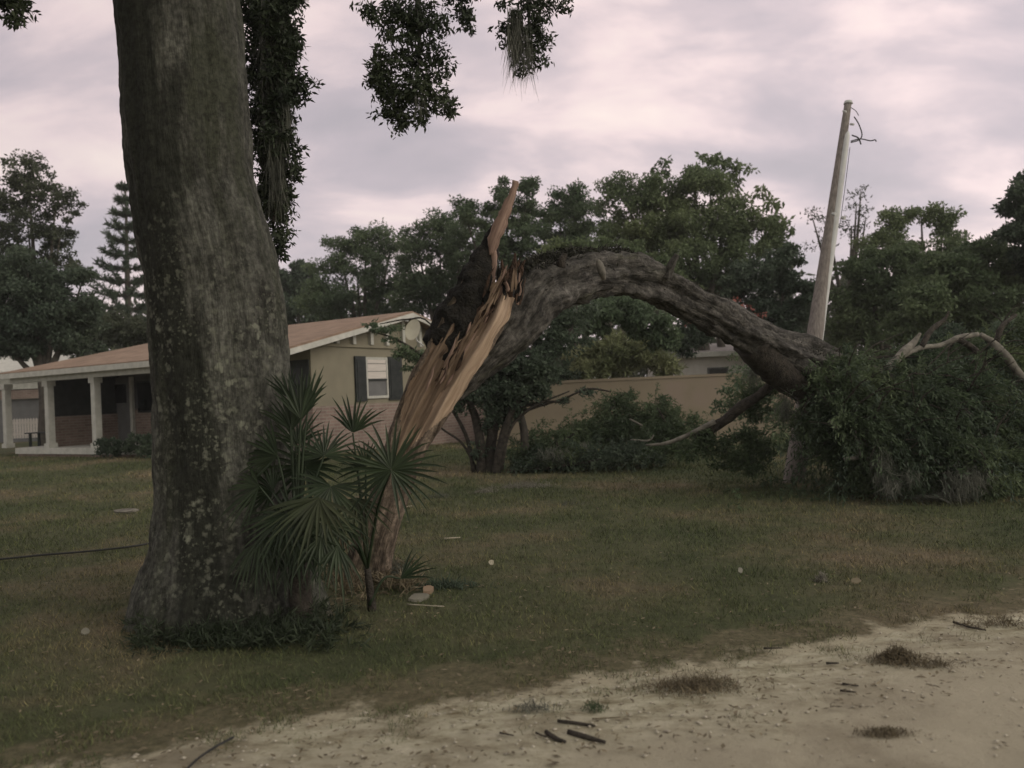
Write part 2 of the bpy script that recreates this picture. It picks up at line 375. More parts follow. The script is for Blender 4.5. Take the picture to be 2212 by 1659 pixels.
def brickmat(name, c1, c2, mortar, sc, bw, bh, msize, off=.5):
    m, t, b = mat_new(name, .9); co = t.nodes.new('ShaderNodeTexCoord'); br = t.nodes.new('ShaderNodeTexBrick')
    sp_ = t.nodes.new('ShaderNodeSeparateXYZ'); cb_ = t.nodes.new('ShaderNodeCombineXYZ'); ad = t.nodes.new('ShaderNodeMath')
    t.links.new(co.outputs['Object'], sp_.inputs[0]); t.links.new(sp_.outputs[0], ad.inputs[0]); t.links.new(sp_.outputs[1], ad.inputs[1])
    t.links.new(ad.outputs[0], cb_.inputs[0]); t.links.new(sp_.outputs[2], cb_.inputs[1]); t.links.new(cb_.outputs[0], br.inputs['Vector'])
    br.inputs['Scale'].default_value = sc; br.inputs['Brick Width'].default_value = bw; br.inputs['Row Height'].default_value = bh
    br.inputs['Mortar Size'].default_value = msize; br.inputs['Color1'].default_value = (*c1, 1); br.inputs['Color2'].default_value = (*c2, 1)
    br.inputs['Mortar'].default_value = (*mortar, 1); br.offset = off
    c = mix(t, .5, br.outputs[0], ramp(t, noise(t, 2.5, 5), [(.3, (.6, .6, .6)), (.7, (1.3, 1.3, 1.3))]), 'MULTIPLY')
    t.links.new(c, b.inputs['Base Color']); bump(t, b, br.outputs['Fac'], -.3, .005)
    return m
M['brick'] = brickmat('brick', (.22, .155, .135), (.29, .21, .185), (.30, .265, .235), 1, .22, .075, .01)
M['shingle'] = brickmat('roof_shingle', (.26, .180, .135), (.33, .235, .18), (.17, .12, .09), 1, .3, .035, .003)

# ground materials
def ground_mats():
    m, t, b = mat_new('lawn_soil', 1)
    c = ramp(t, noise(t, .45, 9, .62), [(.36, (.058, .070, .034)), (.50, (.085, .090, .048)), (.64, (.145, .120, .080))])
    c = mix(t, .5, c, ramp(t, noise(t, 9, 6, .65), [(.3, (.5, .5, .5)), (.7, (1.5, 1.45, 1.35))]), 'MULTIPLY')
    at = t.nodes.new('ShaderNodeAttribute'); at.attribute_name = 'edge'; ma = t.nodes.new('ShaderNodeMath'); ma.operation = 'ADD'
    t.links.new(at.outputs['Fac'], ma.inputs[0]); t.links.new(noise(t, 2.6, 8, .7), ma.inputs[1])
    c = mix(t, ramp(t, ma.outputs[0], [(.98, (0, 0, 0)), (1.0, (.0, .0, .0))]) if False else ramp(t, ma.outputs[0], [(.86, (0, 0, 0)), (1.0, (.5, .5, .5))]), c, ramp(t, noise(t, 16, 8, .75), [(.36, (.07, .058, .036)), (.64, (.25, .205, .135))]))
    m2 = t.nodes.new('ShaderNodeMath'); m2.operation = 'SUBTRACT'; t.links.new(ma.outputs[0], m2.inputs[0]); m2.inputs[1].default_value = .55
    c = mix(t, ramp(t, m2.outputs[0], [(.76, (0, 0, 0)), (.90, (1, 1, 1))]), c, (.42, .38, .28))
    t.links.new(c, b.inputs['Base Color']); bump(t, b, noise(t, 25, 6, .7), .8, .03)
    M['lawn'] = m
    m, t, b = mat_new('grass_blade', .8); g = t.nodes.new('ShaderNodeNewGeometry')
    c = ramp(t, noise(t, .45, 9, .62), [(.36, (.068, .090, .042)), (.49, (.105, .122, .060)), (.58, (.160, .150, .090)), (.68, (.225, .185, .125))])
    c = mix(t, 1.0, c, ramp(t, g.outputs['Random Per Island'], [(0, (.5, .5, .5)), (.8, (1.2, 1.2, 1.15)), (1, (2.1, 1.9, 1.5))]), 'MULTIPLY')
    t.links.new(c, b.inputs['Base Color']); M['grass'] = m
    m, t, b = mat_new('road_sand', 1)
    at = t.nodes.new('ShaderNodeAttribute'); at.attribute_name = 'shoulder'
    sand = ramp(t, noise(t, 2.2, 8, .6), [(.3, (.375, .335, .255)), (.7, (.46, .415, .32))])
    sh = ramp(t, noise(t, 7, 10, .72, stretch=(.6, 1.2, 1)), [(.34, (.17, .14, .085)), (.44, (.34, .31, .22)), (.54, (.47, .44, .33)), (.68, (.60, .56, .44))])
    c = mix(t, at.outputs['Fac'], sand, sh)
    c = mix(t, ramp(t, noise(t, 1.0, 4, .6), [(.52, (0, 0, 0)), (.66, (.7, .7, .7))]), c, (.235, .20, .145))
    c = mix(t, ramp(t, noise(t, 38, 3), [(.66, (0, 0, 0)), (.72, (.7, .7, .7))]), c, (.12, .09, .06))
    t.links.new(c, b.inputs['Base Color']); bump(t, b, noise(t, 30, 9, .75), .9, .02)
    M['road'] = m
ground_mats()

# ------------------------------------------------------------------ ground, road
EP = [(-200, 1720), (150, 1690), (400, 1641), (560, 1605), (700, 1577), (900, 1536), (1100, 1497), (1300, 1466), (1500, 1432), (1700, 1402), (1900, 1385), (2050, 1362), (2212, 1332), (2500, 1290)]
EG = [GP(a, b) for a, b in EP]
ex = np.array([-60, -12] + [p.x for p in EG] + [14, 60]); ey = np.array([-12, .2] + [p.y for p in EG] + [10.5, 26])
def edge_y(x):
    return np.interp(x, ex, ey) + (fbm(np.asarray(x) * 1.6, 3.1, 0, 5) - .5) * .6 + (fbm(np.asarray(x) * 7, 1.1, 0, 9) - .5) * .34
def sstep(a, b, v):
    t_ = np.clip((np.asarray(v, float) - a) / (b - a), 0, 1); return t_ * t_ * (3 - 2 * t_)
def gh(x, y):
    x, y = np.asarray(x, float), np.asarray(y, float)
    return .36 * sstep(12, 19, y) * sstep(3, -5, x) + .05 * (fbm(x * .35, y * .35, 0, 3) - .5) * sstep(4, 7, y) + .03 * sstep(0, 1.5, y - edge_y(x))
def axis(a, b, fine, n, big):
    u = np.linspace(-1, 1, n); s_ = np.sinh(u * 4) / np.sinh(4)
    return s_ * big + (a + b) / 2
gx = np.concatenate([[-500, -200, -90, -50], np.linspace(-32, 34, 440), [50, 90, 200, 500]])
gy = np.concatenate([[-300, -60, -15], np.linspace(-5, 14, 240), np.linspace(14.3, 48, 110), [60, 90, 150, 300, 900]])
X, Y = np.meshgrid(gx, gy); Z = gh(X, Y) + .02 * (fbm(X * 4, Y * 4, 0, 21) - .5) * sstep(.0, .4, Y - edge_y(X))
def gridfaces(nx, ny):
    i = np.arange(nx - 1)[None, :] + np.arange(ny - 1)[:, None] * nx
    return np.stack([i, i + 1, i + 1 + nx, i + nx], -1).reshape(-1, 4)
tag(mk('lawn', np.stack([X, Y, Z], -1).reshape(-1, 3), gridfaces(len(gx), len(gy)), M['lawn'], None, True, {'edge': np.clip(1 - (Y - edge_y(X)) / 1.1, 0, 1).ravel()}), kind='structure')
rx = np.concatenate([np.linspace(-60, -6, 60), np.linspace(-5.9, 10, 500), np.linspace(10.2, 60, 60)])
rt = np.concatenate([np.linspace(0, 1.3, 110), np.linspace(1.33, 9, 40)])
RX, RT = np.meshgrid(rx, rt); RY = edge_y(RX) - RT + .02
RZ = .006 + .018 * (fbm(RX * 5, RY * 5, 0, 31) - .35) * sstep(0.1, .6, RT) + .02 * (fbm(RX * 1.2, RY * 1.2, 0, 33) - .3) * sstep(0.2, .9, RT)
RZ[0, :] = .002
RS = np.clip(1.15 - (RT - .15) / .75 + (fbm(RX * 1.5, RY * 1.5, 0, 35) - .5) * 1.1, 0, 1)
rd = mk('dirt_road', np.stack([RX, RY, RZ], -1).reshape(-1, 3), gridfaces(len(rx), len(rt))[:, ::-1], M['road'], None, True, {'shoulder': RS.ravel()})
tag(rd, kind='structure')

rng = np.random.default_rng(4)
n = 330000
yy = 3.0 * (24 / 3.0) ** rng.random(n); xx = rng.uniform(-.78, .78, n) * yy
dd = yy - edge_y(xx)
cl = fbm(xx * 5, yy * 5, 0, 41)
keep = (rng.random(n) < np.clip(dd * 1.7 + (cl - .50) * 5, 0, 1)) & (dd > -.9) & (rng.random(n) < .35 + .9 * fbm(xx * 2, yy * 2, 0, 43))
keep &= ~((np.hypot(xx + 1.95, yy - 6.1) < .62))
xx, yy = xx[keep], yy[keep]; n = len(xx)
hh = (.018 + .026 * rng.random(n)) * (.6 + .9 * fbm(xx * 2.5, yy * 2.5, 0, 45)) * np.clip(yy / 7, 1, 1.6)
ww = .0042 * np.clip(yy / 4.5, 1, 3.5)
base = np.stack([xx, yy, gh(xx, yy) - .004], 1); an = rng.random(n) * 6.283
sd_ = np.stack([np.cos(an), np.sin(an), np.zeros(n)], 1) * (ww / 2)[:, None]
tip = base + np.stack([rng.normal(size=n) * .55, rng.normal(size=n) * .55, np.ones(n)], 1) * hh[:, None]
tag(mk('grass', np.stack([base - sd_, base + sd_, tip], 1).reshape(-1, 3), np.arange(3 * n).reshape(-1, 3), M['grass']), kind='stuff',
    label='short patchy grass with dry brown areas covering the lawn', cat='grass')

def sprays(name, roots, length, dr, n_leaf, L, W, mat, parent, seed, spread=.5, droop=.5):
    "curved twigs from each root with leaves set along them"
    rg = np.random.default_rng(seed); roots = np.asarray(roots); n = len(roots)
    d0 = np.array(dr) + rg.normal(size=(n, 3)) * spread; d0 /= np.linalg.norm(d0, axis=1)[:, None]; l = length * rg.uniform(.5, 1.3, (n, 1))
    t_ = rg.random((n, n_leaf, 1)); p = roots[:, None] + d0[:, None] * t_ * l[:, None] + np.array([0, 0, -1]) * (t_ ** 2) * l[:, None] * droop + rg.normal(size=(n, n_leaf, 3)) * .012 * (length / .4)
    dd = (d0[:, None] + np.array([0, 0, -1]) * 2 * t_ * droop).reshape(-1, 3); p = p.reshape(-1, 3); k = p[:, 2] > .03
    V, Fc = leaf_vf(p[k], L, W, rg, bias=(0, 0, 0), dirs=dd[k]); return mk(name, V, Fc, mat, parent)

# ------------------------------------------------------------------ big oak in the foreground
oak = tag(empty('oak_tree', (P(530, 1345, 6.1).x, 6.1, 0)), 'massive oak trunk spotted with pale lichen rising out of the picture on the left', 'tree')
prof = [(1500, 250, 775), (1400, 265, 750), (1330, 285, 722), (1270, 303, 700), (1200, 325, 680), (1120, 338, 660), (1000, 343, 643), (900, 340, 630), (800, 334, 626), (700, 328, 618),
        (620, 320, 606), (540, 310, 590), (460, 296, 566), (400, 287, 550), (300, 276, 541), (200, 268, 534), (100, 262, 526), (0, 250, 516), (-150, 236, 500), (-300, 222, 486), (-450, 215, 470)]
pts, rad = [], []
for py, l, r in prof:
    pts.append(P((l + r) / 2, py, 6.1)); rad.append((r - l) / 2 / F * 5.95)
def oakmod(ring, c, r, t_, d):
    z = c[2]; th = np.arctan2(d[:, 1], d[:, 0])
    amp = .035 * math.exp(-max(z, 0) / .55) + .016
    lob = np.cos(th * 5 + 1.2 + .4 * z) * .6 + .5 * (2 * vn(np.cos(th) * 2 + 5, np.sin(th) * 2, z * .8, 3) - 1)
    seam = -.07 * np.exp(-((th + 1.35 - .12 * z) / .13) ** 2) * sstep(.8, 2.2, z)
    rid = .022 * (2 * fbm(np.cos(th) * 11 + 9, np.sin(th) * 11, z * 1.6, 13, 4) - 1) * 1.6 - .02 * sstep(.58, .72, vn(np.cos(th) * 7, np.sin(th) * 7, z * 2.4, 17))
    return c + (ring - c) * (1 + amp * lob + seam + rid)[:, None]
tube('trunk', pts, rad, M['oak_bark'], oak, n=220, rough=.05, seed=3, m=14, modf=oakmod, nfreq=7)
top = P(342, -450, 6.1)
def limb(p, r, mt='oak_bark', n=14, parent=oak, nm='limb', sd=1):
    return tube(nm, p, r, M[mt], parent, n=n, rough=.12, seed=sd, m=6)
t0 = P(400, -60, 6.15)
limb([t0, P(560, -260, 6.6), P(760, -330, 7.0), P(880, -180, 7.1), P(905, 60, 7.1), P(900, 200, 7.1)], [.20, .15, .10, .05, .022, .006], sd=2)
limb([P(700, -320, 6.9), P(960, -330, 7.6), P(1110, -200, 8.0), P(1140, -40, 8.0), P(1142, 110, 8.0)], [.12, .08, .05, .025, .006], sd=5)
limb([P(900, -350, 7.4), P(980, -150, 7.8), P(1000, 40, 7.8)], [.06, .03, .006], sd=6)
limb([P(440, -120, 6.3), P(540, -160, 6.9), P(590, -60, 7.0), P(604, 120, 7.0), P(606, 330, 7.0), P(590, 480, 7.0)], [.15, .11, .075, .062, .035, .01], 'dark_bark', sd=7)
limb([P(360, -250, 6.1), P(240, -420, 6.0), P(120, -300, 5.9), P(30, -90, 5.8), P(20, 20, 5.8)], [.18, .12, .06, .03, .008], sd=8)
limb([top, top + Vector((-1.2, .6, 1.6)), top + Vector((-2.4, 1.2, 2.4))], [.28, .2, .1], sd=9)
limb([top, top + Vector((.9, -.8, 1.8)), top + Vector((1.9, -1.6, 2.8))], [.28, .2, .1], sd=10)
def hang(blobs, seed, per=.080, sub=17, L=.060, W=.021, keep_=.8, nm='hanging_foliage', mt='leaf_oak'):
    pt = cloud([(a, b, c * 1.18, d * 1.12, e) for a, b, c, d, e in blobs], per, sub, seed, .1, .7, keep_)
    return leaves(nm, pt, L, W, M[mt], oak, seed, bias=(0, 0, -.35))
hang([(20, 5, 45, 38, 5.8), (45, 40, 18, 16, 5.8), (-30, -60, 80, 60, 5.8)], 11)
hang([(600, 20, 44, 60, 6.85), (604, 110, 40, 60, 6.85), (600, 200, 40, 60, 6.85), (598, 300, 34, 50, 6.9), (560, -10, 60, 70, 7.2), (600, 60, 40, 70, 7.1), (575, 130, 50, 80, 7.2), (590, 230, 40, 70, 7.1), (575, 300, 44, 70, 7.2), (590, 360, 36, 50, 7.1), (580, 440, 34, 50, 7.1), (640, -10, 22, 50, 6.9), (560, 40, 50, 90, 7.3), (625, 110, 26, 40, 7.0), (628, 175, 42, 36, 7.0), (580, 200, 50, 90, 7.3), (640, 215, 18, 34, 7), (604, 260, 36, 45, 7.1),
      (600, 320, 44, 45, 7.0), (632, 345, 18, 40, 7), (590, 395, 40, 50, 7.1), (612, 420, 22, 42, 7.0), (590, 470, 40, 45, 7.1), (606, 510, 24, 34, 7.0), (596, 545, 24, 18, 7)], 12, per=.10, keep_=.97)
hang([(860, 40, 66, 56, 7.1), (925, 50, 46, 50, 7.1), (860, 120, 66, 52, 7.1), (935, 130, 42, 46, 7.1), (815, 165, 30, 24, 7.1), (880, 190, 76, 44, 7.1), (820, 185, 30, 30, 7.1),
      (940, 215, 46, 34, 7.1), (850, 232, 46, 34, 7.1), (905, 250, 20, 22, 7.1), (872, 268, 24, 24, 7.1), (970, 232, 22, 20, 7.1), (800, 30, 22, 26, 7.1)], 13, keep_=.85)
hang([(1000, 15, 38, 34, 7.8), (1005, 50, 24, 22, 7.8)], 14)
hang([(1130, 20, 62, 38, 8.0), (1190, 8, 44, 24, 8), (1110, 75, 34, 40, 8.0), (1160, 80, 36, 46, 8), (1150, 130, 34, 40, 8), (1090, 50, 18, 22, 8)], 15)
def mosshang(px, py, w_, h_, d, nn, ln, sd):
    r_ = np.random.default_rng(sd); c = np.array([P(px + r_.uniform(-w_, w_), py + r_.uniform(-h_, h_), d + r_.uniform(-.12, .12)) for _ in range(nn)])
    strands('hanging_moss', c, ln, M['moss'], oak, sd, .007, curl=.10)
mosshang(1112, 60, 16, 45, 7.95, 420, .42, 21); mosshang(1140, 90, 10, 40, 7.95, 120, .36, 22)
mosshang(590, 130, 26, 140, 6.95, 650, .5, 23); mosshang(596, 330, 16, 60, 6.95, 420, .4, 26); mosshang(618, 230, 7, 30, 6.95, 120, .35, 24); mosshang(905, 215, 12, 20, 7.05, 60, .2, 25)
# unseen oak canopy above the frame, enlarged to shade the near lawn
rngc = np.random.default_rng(77); cc = []
for i in range(95):
    a = rngc.random() * 6.28; r_ = 6.5 * math.sqrt(rngc.random()); c = np.array([-4.2 + math.cos(a) * r_, 3.6 + math.sin(a) * r_ * .95, 9.2 + rngc.random() * 2.6])
    if c[1] < 1.5: c[2] -= 2.2
    e = rngc.normal(size=(420, 3)); e /= np.linalg.norm(e, axis=1)[:, None]; cc.append(c + e * np.array([1.0, 1.0, .6]) * rngc.random((420, 1)) ** .4 * 1.15)
for i in range(45):  # extra unseen leaf clumps behind the camera, added to darken the lower-left lawn
    c = np.array([rngc.uniform(-9.5, -.5), rngc.uniform(-4, 1.2), 6.4 + rngc.random() * 2.5]); e = rngc.normal(size=(420, 3)); e /= np.linalg.norm(e, axis=1)[:, None]
    cc.append(c + e * np.array([1.1, 1.1, .6]) * rngc.random((420, 1)) ** .4)
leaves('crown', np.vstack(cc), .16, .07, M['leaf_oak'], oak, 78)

# ------------------------------------------------------------------ palmettos at the oak's foot
def fan(parent, hub, R_, a0, a1, nb, base=None, face=(0, -1, .1), mt='palm', seed=0, droop=.12, wide=.028, joined=.32, jit=.05):
    R_ *= .88; nb = max(7, int(nb * .72)); wide *= 1.15; rg = np.random.default_rng(seed); face = Vector(face).normalized(); ux = Vector((1, 0, 0)); ux = (ux - face * ux.dot(face)).normalized(); uy = face.cross(ux) * -1
    if uy.z < 0: uy = -uy
    V, Fc = [], []
    for i in range(nb):
        a = R(a0 + (a1 - a0) * (i + .5) / nb + rg.normal() * 1.5); L = R_ * rg.uniform(.82, 1.1) * (1 - .12 * abs(2 * (i + .5) / nb - 1) ** 2)
        dr = ux * math.cos(a) + uy * math.sin(a) + face * rg.normal() * jit; dr.normalize()
        sid = dr.cross(face).normalized(); wmax = max(wide * R_ / .5, 2 * R_ * joined * math.sin(R(abs(a1 - a0)) / nb / 2) * 1.05)
        dd_ = droop * rg.uniform(.4, 1.8); b = len(V)
        for k, (tt, wf) in enumerate(((0.02, .12), (joined, 1.0), (.55, .85), (.8, .5), (1.0, .04))):
            c = hub + dr * L * tt + Vector((0, 0, -1)) * dd_ * L * max(0, tt - .35) ** 2 * 2
            w2 = wmax * wf * .5; V += [c - sid * w2, c - face * w2 * .45, c + sid * w2]
            if k: q = b + 3 * (k - 1); Fc += [(q, q + 1, q + 4, q + 3), (q + 1, q + 2, q + 5, q + 4)]
    fr = mk('frond', [tuple(v) for v in V], Fc, M[mt], parent)
    if base is not None:
        mid = (Vector(base) + hub) / 2 + Vector((0, 0, .10))
        tube('leaf_stalk', [base, mid, hub], [.013, .010, .006], M['palm_old' if mt == 'palm_old' else 'palm'], fr, n=6, m=5)
    return fr
pc = P(640, 1200, 5.55)
pal = tag(empty('palmetto', (pc.x, pc.y, 0)), 'dark bushy palmetto fanning up against the right side of the oak trunk', 'palm', 'palmettos at the foot of the trees')
b0 = Vector((pc.x, pc.y, .45))
for i, (px, py, d, Rr, a0, a1, nb, fc, mt) in enumerate([
        (650, 905, 5.65, .44, 50, 135, 20, (.1, -1, .1), 'palm'), (625, 860, 5.75, .30, 70, 150, 13, (-.3, -1, .1), 'palm'), (600, 985, 5.6, .42, 105, 225, 22, (-.4, -1, .4), 'palm'),
        (690, 1075, 5.45, .50, 178, 330, 26, (0, -1, .9), 'palm_old'), (560, 1050, 5.5, .40, 120, 260, 20, (-.5, -1, .6), 'palm'), (700, 985, 5.7, .34, -20, 200, 28, (.3, -1, .4), 'palm'),
        (620, 1110, 5.4, .42, 160, 300, 22, (-.2, -1, .8), 'palm'), (665, 880, 5.7, .36, 55, 120, 14, (.2, -1, .1), 'palm'), (630, 930, 5.7, .38, 40, 150, 20, (-.2, -1, 0), 'palm'), (715, 1050, 5.6, .38, 150, 380, 26, (.3, -1, .5), 'palm'), (640, 1130, 5.5, .36, 0, 360, 30, (0, -1, .3), 'palm'), (590, 1060, 5.6, .36, 60, 250, 24, (-.3, -1, .2), 'palm'), (700, 1130, 5.5, .34, 180, 380, 22, (.2, -1, .4), 'palm'), (660, 1010, 5.75, .38, 0, 360, 34, (0, -1, .2), 'palm'), (640, 960, 5.8, .34, 20, 160, 22, (0, -1, .2), 'palm')]):
    fan(pal, P(px, py, d), Rr, a0, a1, nb, b0, fc, mt, 60 + i)
tube('stem', [Vector((pc.x + .02, pc.y + .1, -.05)), Vector((pc.x, pc.y + .06, .25)), b0 + Vector((0, .03, .1))], [.09, .08, .06], M['dark_bark'], pal, n=20, rough=.3, seed=4, nfreq=20)
rgd = np.random.default_rng(5)
for i in range(9):
    hb = P(545 + i * 24 + rgd.uniform(-8, 8), 1165 + rgd.uniform(-15, 15), 5.45 + rgd.uniform(-.08, .12)); fan(pal, hb, .36, 215 + rgd.uniform(-15, 15), 318 + rgd.uniform(-15, 15), 13, b0, (rgd.uniform(-.4, .4), -1, .5), 'palm', 80 + i, droop=.3)
pc2 = P(800, 1240, 5.9)
pal2 = tag(empty('palmetto', (pc2.x, pc2.y, 0)), 'palmetto with a full round spiky fan in front of the split trunk', 'palm', 'palmettos at the foot of the trees')
b1_ = Vector((pc2.x - .02, pc2.y, .35))
for i, (px, py, d, Rr, a0, a1, nb, fc, mt) in enumerate([
        (845, 1015, 5.6, .46, -85, 245, 42, (.12, -1, .12), 'palm'), (762, 935, 5.95, .37, 22, 140, 17, (0, -1, .1), 'palm'), (790, 1010, 5.9, .30, 60, 200, 20, (-.1, -1, .2), 'palm'),
        (735, 1120, 5.7, .34, 195, 335, 20, (.2, -1, .8), 'palm'), (770, 1075, 5.8, .40, 190, 350, 18, (.1, -1, .5), 'palm_old')]):
    fan(pal2, P(px, py, d), Rr, a0, a1, nb, b1_, fc, mt, 100 + i, joined=.25)
fan(pal2, P(730, 1120, 5.7), .33, 240, 300, 8, b1_, (.2, -1, .3), 'palm_dead', 120)
fan(pal2, P(865, 1250, 6.0), .34, 0, 75, 7, Vector((b1_.x, b1_.y, .08)), (0, -1, .3), 'palm', 121)
fan(pal2, P(740, 1190, 5.8), .28, 235, 310, 8, b1_, (.1, -1, .3), 'palm_dead', 122)
tube('stem', [Vector((pc2.x, pc2.y + .05, -.03)), b1_], [.035, .025], M['dark_bark'], pal2, n=14, rough=.3, seed=9, m=5, nfreq=20)

rgu = np.random.default_rng(15)
for (nm, lb, n_, xa, xb, ya, yb, h_, mt) in (('undergrowth', 'dark weeds and seedlings crowding the foot of the oak and palmettos', 330, 300, 745, 1330, 1420, .24, 'leaf_oak'),
                                  ('undergrowth', 'dry grassy tangle between the palmettos and the split trunk', 150, 720, 900, 1230, 1300, .24, 'straw')):
    rts = []
    for _ in range(n_):
        g = GP(rgu.uniform(xa, xb), rgu.uniform(ya, yb)); rts.append((g.x, g.y, .02))
    e = tag(empty(nm, (rts[0][0], rts[0][1], 0)), lb, 'undergrowth', 'undergrowth at the foot of the trees')
    if n_ > 500:
        for _ in range(420):
            g = GP(rgu.uniform(560, 740), rgu.uniform(1310, 1370)); rts.append((g.x, g.y, rgu.uniform(.0, .4)))
    sprays('weeds', rts, h_, (0, -.1, 1), 22, .08, .010, M[mt], e, n_, .7, .45)
# ------------------------------------------------------------------ the split tree
sb = GP(785, 1262); split = tag(empty('split_tree', (sb.x, sb.y, 0)), 'snapped tree with torn orange wood, its top bent over in an arch to the ground', 'tree')
def K(px, r): return r / F * px
TP = [(782, 1285, 74, 6.95), (792, 1235, 60, 6.95), (815, 1150, 50, 6.95), (845, 1060, 46, 7.0), (880, 960, 50, 7.0), (928, 860, 64, 7.05), (985, 760, 70, 7.1), (1030, 680, 74, 7.15), (1058, 620, 66, 7.2)]
pts = [P(a, b, d) for a, b, r, d in TP]; rad = [r / F * d for a, b, r, d in TP]
rad = [q * .88 for q in rad]
V, Fc = tube_vf(pts, rad, n=120, rough=.09, seed=12, m=16, ridge=.05, nfreq=8)
BKs = _BK.copy()
# the face turned to the road has been torn flat: press it in and give it the bare wood
Cn, rn = spline(pts, rad, 16); nr = 120; wf, bf, ef = [], [], []
V = V.copy(); flag = np.zeros(len(V), int)
view = np.array([.10, -1.0, .12]); view /= np.linalg.norm(view)
for i in range(len(Cn)):
    t_ = i / (len(Cn) - 1); z = Cn[i][2]
    T_ = Cn[min(i + 1, len(Cn) - 1)] - Cn[max(i - 1, 0)]; T_ /= np.linalg.norm(T_); vw = view - T_ * view.dot(T_); vw /= np.linalg.norm(vw); sd2 = np.cross(T_, vw); sd2 *= np.sign(sd2[0])
    on = float(sstep(1.05, 1.35, z))
    q = V[i * nr:(i + 1) * nr] - Cn[i]; h = q @ vw; s_ = q @ sd2
    lim = rn[i] * (.72 - .52 * on)
    edge = np.exp(-((s_ / rn[i] - .62) / .17) ** 2) * .42 * on + .06 * on * np.sin(s_ / rn[i] * 9 + z * 3)
    nz = ((2 * fbm(s_ * 38, z * 1.8, 0, 51) - 1) * .18 + (2 * vn(s_ * 9, z * 3, 0, 53) - 1) * .10) * on
    tgt = lim + rn[i] * (edge + nz); over = np.maximum(0, h - tgt); V[i * nr:(i + 1) * nr] -= over[:, None] * vw
    sn = s_ / rn[i] + .25 * (2 * vn(z * 7, 3.3, 0, 8) - 1)
    wood = (h > tgt - .02 * rn[i]) & (z > 1.0 + .5 * np.abs(sn)) & (sn > -.8 + .4 * max(0, t_ - .75))
    flag[i * nr:(i + 1) * nr] = np.where(wood, np.where(sn > .36, 2, 1), 0)
    if z > 2.25: flag[i * nr:(i + 1) * nr] = np.where((flag[i * nr:(i + 1) * nr] == 1) & (sn < .36), 3, flag[i * nr:(i + 1) * nr])
sets = {0: [], 1: [], 2: [], 3: []}
for q in Fc: sets[int(np.bincount(flag[list(q)], minlength=4).argmax()) if len(q) == 4 else 0].append(q)
def sub(name, fs, mt, par=split):
    u = sorted({i for q in fs for i in q}); mp = {a: b for b, a in enumerate(u)}
    return setbk(mk(name, V[u], [tuple(mp[i] for i in q) for q in fs], M[mt], par, True), BKs[u])
sub('trunk', sets[0], 'split_bark'); sub('torn_wood', sets[1], 'wood'); sub('torn_wood_edge', sets[2], 'wood_edge'); sub('rotten_core', sets[3], 'rot')
# upright charred stub and its long splinter
tube('charred_stub', [P(958, 800, 7.22), P(984, 715, 7.22), P(1010, 650, 7.2), P(1036, 590, 7.2), P(1058, 535, 7.2), P(1074, 480, 7.2)],
     [44 / F * 7.25, 50 / F * 7.25, 44 / F * 7.25, 34 / F * 7.25, 21 / F * 7.25, 7 / F * 7.25], M['char'], split, n=36, rough=.5, seed=15, m=9, nfreq=12)
def shard(a, b, w0, mt, seed, nm='splinter', w1=.15, curve=0):
    rg = np.random.default_rng(seed); a, b = Vector(a), Vector(b); mid = [a.lerp(b, t_) + Vector(rg.normal(size=3) * (b - a).length * .02) + Vector((curve * math.sin(t_ * 3.14), 0, 0)) for t_ in (0, .25, .5, .75, 1)]
    def md(ring, c, r, t_, d): return c + (ring - c) * np.array([1, .45, 1])
    return tube(nm, mid, [w0 * .35, w0 * .9, w0 * .85, w0 * .55, w0 * w1], M[mt], split, n=9, rough=.5, seed=seed, m=6, modf=md, nfreq=24)
shard(P(1060, 552, 7.1), P(1117, 389, 7.08), .066, 'splinter', 1, w1=.42)
shard(P(1070, 640, 7.1), P(1068, 500, 7.1), .032, 'splinter', 2)
for i, (x0, y0, x1, y1, w_, mt) in enumerate([(1100, 640, 1112, 548, .06, 'rot'), (1085, 650, 1078, 575, .05, 'char'), (1115, 650, 1132, 560, .05, 'rot'), (1050, 660, 1048, 590, .05, 'char'),
        (1075, 660, 1098, 600, .05, 'splinter'), (1120, 660, 1120, 590, .035, 'splinter'), (1000, 690, 1012, 640, .05, 'dark_bark'), (1030, 700, 1040, 640, .03, 'rot'), (985, 730, 975, 690, .02, 'splinter'),
        (1018, 720, 1005, 690, .018, 'splinter'), (1060, 690, 1095, 655, .045, 'rot'), (960, 790, 968, 740, .03, 'rot'), (1090, 610, 1084, 560, .03, 'rot'), (1105, 600, 1124, 555, .03, 'rot')]):
    shard(P(x0, y0, 7.06 + (i % 3) * .04), P(x1, y1, 7.05 + (i % 4) * .05), w_ * .8, mt, 30 + i)
rsp = np.random.default_rng(71)
for i in range(34):
    u_ = rsp.random(); xa, ya = 925 + 150 * u_ + rsp.uniform(-14, 14), 860 - 230 * u_ + rsp.uniform(-20, 20); ll = rsp.uniform(30, 75)
    shard(P(xa, ya, 6.93 + .1 * u_), P(xa + ll * rsp.uniform(.35, .7), ya - ll, 6.93 + .1 * u_ + rsp.uniform(-.05, .05)), rsp.uniform(.008, .020), ('wood', 'splinter', 'wood', 'rot')[i % 4], 300 + i, w1=.05)
for i in range(16):
    xa = 1075 + 50 * rsp.random(); ll = rsp.uniform(25, 70); shard(P(xa, 640 + rsp.uniform(-20, 20), 7.02), P(xa + rsp.uniform(-8, 22), 640 - ll, 7.02 + rsp.uniform(-.06, .06)), rsp.uniform(.010, .022), ('splinter', 'rot', 'wood', 'char')[i % 4], 350 + i, w1=.05)
